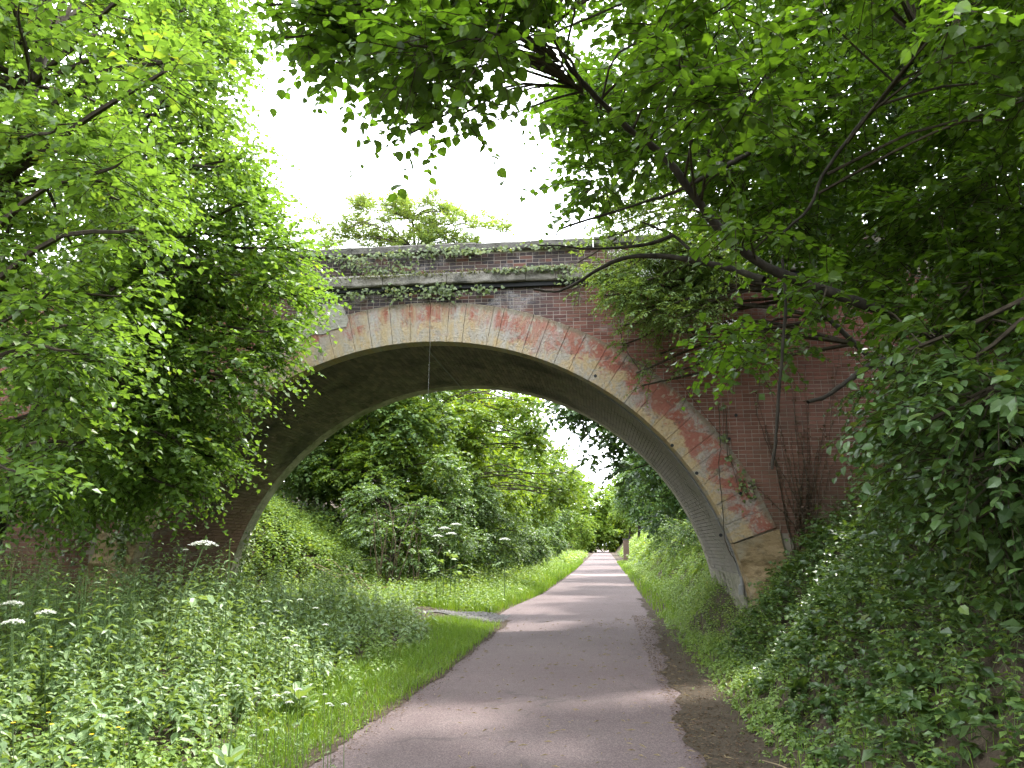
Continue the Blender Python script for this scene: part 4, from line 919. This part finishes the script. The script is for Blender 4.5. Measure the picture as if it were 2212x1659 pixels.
# ------------------------------------------------------------------ single plants and small things
def umbel(label, base, head, seed, R=.09, group="white umbel flowers", leafy=True, sr=.008):
    g = rng_(seed); t = root("umbel_plant", label, "wildflower", group); base = np.asarray(base, float); head = np.asarray(head, float)
    mid = base + (head - base) * .6 + np.array([0, 0, -.03]); P = smooth_path([base, mid, head - [0, 0, R * .6]], 14)
    mb = MB().add(*tube(P, np.linspace(sr, sr * .5, 14), 6)); fl = MB(); tip = P[-1]; n = 22
    k = np.arange(n); rad = R * np.sqrt((k + .5) / n); an = k * 2.39996
    C = head + np.stack([rad * np.cos(an), rad * np.sin(an), -.35 * rad ** 2 / R], -1)
    for c in C: mb.add(*tube([tip, (tip + c) / 2 + [0, 0, -.01 * R / .09], c], R * .012, 3))
    mb.build("stem", M['stem'], t)
    m_ = 9; q = (C[:, None] + g.normal(0, R * .10, (n, m_, 3)) * [1, 1, .35]).reshape(-1, 3)
    fl.add(*leaves(q, g.normal(0, 1, q.shape) * [1, 1, .2], np.array([0, 0, 1.]) + g.normal(0, .25, q.shape), R * .17, 1.3, DIAMOND)); fl.build("flower_head", M['petal'], t)
    if leafy:
        for f in (.25, .45, .6):
            p = P[int(f * 13)]; o = g.normal(0, 1, 3) * [1, 1, .1]; o = nrm(o)
            lb = MB(); shoots(g, p[None], o[None] + [0, 0, .3], R * 3, 7, R * 1.1, LEAF, .9, 'flat', .3, lb, .003); lb.build("leaf", [M['nettle'], M['stem']], t)
    return t
umbel("tall leaning hogweed with one white flower head beside the left arch foot", (*at(300, 1460, 6.6)[:2], .15), at(440, 1168, 7.2), 501, .12, sr=.010)
b = at(408, 1190, 7.15); umbel("small green bud of the hogweed beneath its white head", at(395, 1215, 7.1) + [0, 0, -.1], at(402, 1186, 7.1), 502, .025, leafy=False, sr=.004)
for i, (a, b_, Y, lab) in enumerate([(28, 1298, 5.6, "white hogweed head at the left edge, highest of three"), (100, 1318, 5.8, "white hogweed head among nettles, rightmost of three at the left edge"), (30, 1338, 5.2, "white hogweed head at the left edge, lowest of three")]):
    h = at(a, b_, Y); umbel(lab, (h[0] + .05, h[1] + .1, gz(h[0], h[1])), h, 510 + i, .07, sr=.005)
for i, (a, b_, Y) in enumerate([(960, 1138, 20), (985, 1130, 20.2), (945, 1155, 19.8), (975, 1150, 19.6), (1090, 1162, 21)]):
    h = at(a, b_, Y); umbel("white umbel flower standing before the dark shrub beyond the arch", (h[0], h[1], gz(h[0], h[1])), h, 520 + i, .13, "umbel flowers beyond the arch", sr=.012)
g = rng_(530)
for i in range(16):
    a, b_ = g.uniform(450, 760), g.uniform(1470, 1590); Y = 4.9 + (1580 - b_) / 90 * .9; h = at(a, b_, Y)
    umbel("small white ground-elder flower in the lacy patch above the grass", (h[0], h[1] + .05, gz(h[0], h[1])), h, 540 + i, g.uniform(.016, .028), "ground-elder flowers", leafy=(i % 2 == 0), sr=.003)
for i in range(9):
    a, b_ = g.uniform(540, 760), g.uniform(1290, 1420); Y = np.interp(b_, [1290, 1420], [8.5, 6.6]); h = at(a, b_, Y)
    umbel("small white flower head among nettles near the arch foot", (h[0], h[1] + .05, gz(h[0], h[1])), h, 580 + i, .032, "flower heads among the nettles", leafy=False, sr=.004)
def buttercup(p, seed):
    g = rng_(seed); t = root("buttercup", "small yellow buttercup among the weeds at lower left", "wildflower", "yellow buttercups"); p = np.asarray(p)
    b0 = np.array([p[0] + .03, p[1] + .04, gz(p[0], p[1])]); MB().add(*tube(smooth_path([b0, (b0 + p) / 2 + [.02, 0, 0], p], 8), .0022, 4)).build("stem", M['stem'], t)
    an = np.arange(5) * 1.2566 + g.uniform(0, 6); ax = np.stack([np.cos(an), np.sin(an), np.full(5, .35)], -1)
    MB().add(*leaves(np.repeat(p[None], 5, 0), ax, np.tile([[0, -.2, 1.]], (5, 1)), .013, 1.3, LEAF)).build("petals", M['yellow'], t)
for i, (a, b_, Y) in enumerate([(198, 1587, 3.9), (265, 1575, 4.2), (275, 1540, 4.3), (105, 1540, 4.1), (112, 1565, 4.0), (28, 1562, 3.8), (160, 1655, 3.6), (255, 1572, 4.1), (110, 1398, 6.2)]): buttercup(at(a, b_, Y), 600 + i)
def dock(label, p, seed, size=.17, n=15, h=.3, group="broad-leaved docks"):
    g = rng_(seed); t = root("dock_plant", label, "plant", group); p = np.asarray(p, float); an = np.arange(n) * 2.4
    for k in range(n):
        o = np.array([math.cos(an[k]), math.sin(an[k]), .25 + .5 * k / n + g.uniform(-.2, .3)]); b0 = p + [0, 0, h * .6 * k / n - .08]
        MB().add(*leaves(b0[None] + nrm(o) * .04, o[None], np.array([[0, 0, 1.]]) + g.normal(0, .2, (1, 3)), size * g.uniform(.7, 1.1), .62, BROAD)).build("leaf", M['nettle'], t)
    MB().add(*tube([p - [0, 0, .05], p + [0, 0, h * .5], p + [.01, 0, h]], [.01, .007, .004], 5)).build("stem", M['stem'], t)
for i, (a, b_, Y, lab) in enumerate([(655, 1375, 7.2, "big pale dock standing clear in the weeds left of the path"), (505, 1480, 5.2, "dock in the shade below the lacy flowers")]):
    h = at(a, b_, Y); dock(lab, (h[0], h[1], gz(h[0], h[1]) + .1), 620 + i, .15 if i else .2)
# tall nettles one can tell apart against the dark wall
r = rng_(640); vars_ = []
for k in range(5):
    lf = shoots(r, np.zeros((1, 3)), np.array([[r.normal(0, .06), r.normal(0, .06), 1]]), 1.0, 22, .10, LEAF, .55, 'opp', .0, MB(), 0, start=.3)
    vars_.append((lf.mesh("nettle_leaves", M['nettle']), MB().add(*tube([[0, 0, -.1], [.0, 0, .5], [0, 0, 1]], [.005, .004, .002], 5)).mesh("nettle_stem", M['stem'])))
for i in range(60):
    a = r.uniform(20, 640); Y = r.uniform(6.2, 9.5); x = at(a, 1240, Y)[0]
    if x > -3.1: continue
    t = root("nettle", "tall nettle with drooping toothed leaves standing against the left arch foot", "nettle", "tall nettles before the left arch foot")
    t.location = (x, Y, gz(x, Y)); t.rotation_euler = (r.normal(0, .06), r.normal(0, .06), r.uniform(0, 6)); s_ = r.uniform(.95, 1.3); t.scale = (s_,) * 3
    for nm, me in zip(("leaves", "stem"), vars_[i % 5]): link(nm, me, t)
t = root("leafy_sapling", "small upright sapling with glossy whorled leaves right of the hogweed head", "plant"); b0 = np.array([*at(495, 1250, 7.4)[:2], .2]); e = at(497, 1165, 7.4)
MB().add(*tube([b0, (b0 + e) / 2, e], .005, 5)).build("stem", M['stem'], t); lb = MB(); shoots(rng_(9), (b0 + (e - b0) * .4)[None], np.array([[0, 0, 1.]]), np.linalg.norm(e - b0) * .6, 16, .12, LEAF, .5, 'opp', 0., lb, 0); lb.build("leaves", M['nettle'], t)
# cut dead branches on the slope beyond the arch
r = rng_(650)
for k in range(14):
    c = at(r.uniform(700, 800), r.uniform(1100, 1170), 18.6 + r.uniform(0, 1)); c[2] = gz(c[0], c[1]) + r.uniform(.15, .5); an = r.normal(-.5, .5); l = r.uniform(.5, 1.3); d = np.array([math.cos(an), r.normal(0, .3), math.sin(an) * .8]) * l / 2
    MB().add(*tube(smooth_path([c - d, c + r.normal(0, .05, 3), c + d], 8), np.linspace(.016, .006, 8), 5)).build("dead_branch", M['deadwood'], None, label="cut dead branch lying in the pile on the grassy slope beyond the arch", cat="branch", group="dead branches on the slope")
P = smooth_path([at(790, 1168, 19), at(860, 1165, 19), at(900, 1170, 19), at(930, 1178, 19)], 14); P[:, 2] += np.clip(terrain(P[:, 0], P[:, 1]) + .35 - P[:, 2], -9, 9).mean()
MB().add(*tube(P, np.linspace(.02, .01, 14), 6)).build("dead_branch", M['deadwood'], None, label="long pale fallen branch lying level in front of the dark shrub", cat="branch", group="dead branches on the slope")
for k in range(7):
    x, y = [(1.35, 7.2), (1.55, 5.2), (1.2, 6.1), (1.45, 4.5), (1.3, 8.6), (1.6, 6.7), (1.15, 9.6)][k]; an = r.uniform(0, 3.1); l = r.uniform(.12, .3); c = np.array([x, y, .05]); d = np.array([math.cos(an), math.sin(an), .03]) * l / 2
    MB().add(*tube(smooth_path([c - d, c + [.01, .01, .005], c + d], 7), np.linspace(.007, .003, 7), 5)).build("twig", M['deadwood'], None, label="short fallen twig lying on the dark soil right of the path", cat="twig", group="twigs on the soil")
for k in range(9):
    a = r.uniform(10, 110); p0 = at(a, 1260, 9.0); p0[2] = gz(p0[0], p0[1]); e = p0 + [r.normal(-.1, .25), r.normal(0, .2), r.uniform(1.2, 2.2)]
    MB().add(*tube(smooth_path([p0, (p0 + e) / 2 + r.normal(0, .08, 3), e], 9), np.linspace(.012, .005, 9), 5)).build("bare_stem", M['deadwood'], None, label="pale bare stem standing in the dark below the elms at far left", cat="stem", group="bare stems at far left")
# brick post far down the path
post = root("brick_post", "small weathered brick post standing far away at the right of the path", "post"); px, py = 2.0, 70.
MB().add(boxv(px - .24, px + .24, py - .22, py + .22, 0, 1.95), BOXF).build("core", M['mortar'], post)
mb = MB(); g = rng_(660)
for k in range(17):
    z = .03 + k * .112; o = .12 if k % 2 else 0
    for x in np.arange(-.24 + .12 - o, .26, .24):
        if min(x + .11, .25) - max(x - .11, -.25) > .03: mb.add(boxv(px + max(x - .11, -.25), px + min(x + .11, .25), py - .24, py - .21, z, z + .095), BOXF)
    mb.add(boxv(px - .26, px - .23, py - .2, py + .2, z, z + .095), BOXF)
mb.build("bricks", M['post'], post, kind="stuff"); MB().add(boxv(px - .3, px + .3, py - .28, py + .28, 1.952, 2.06), BOXF).build("cap", M['coping'], post)
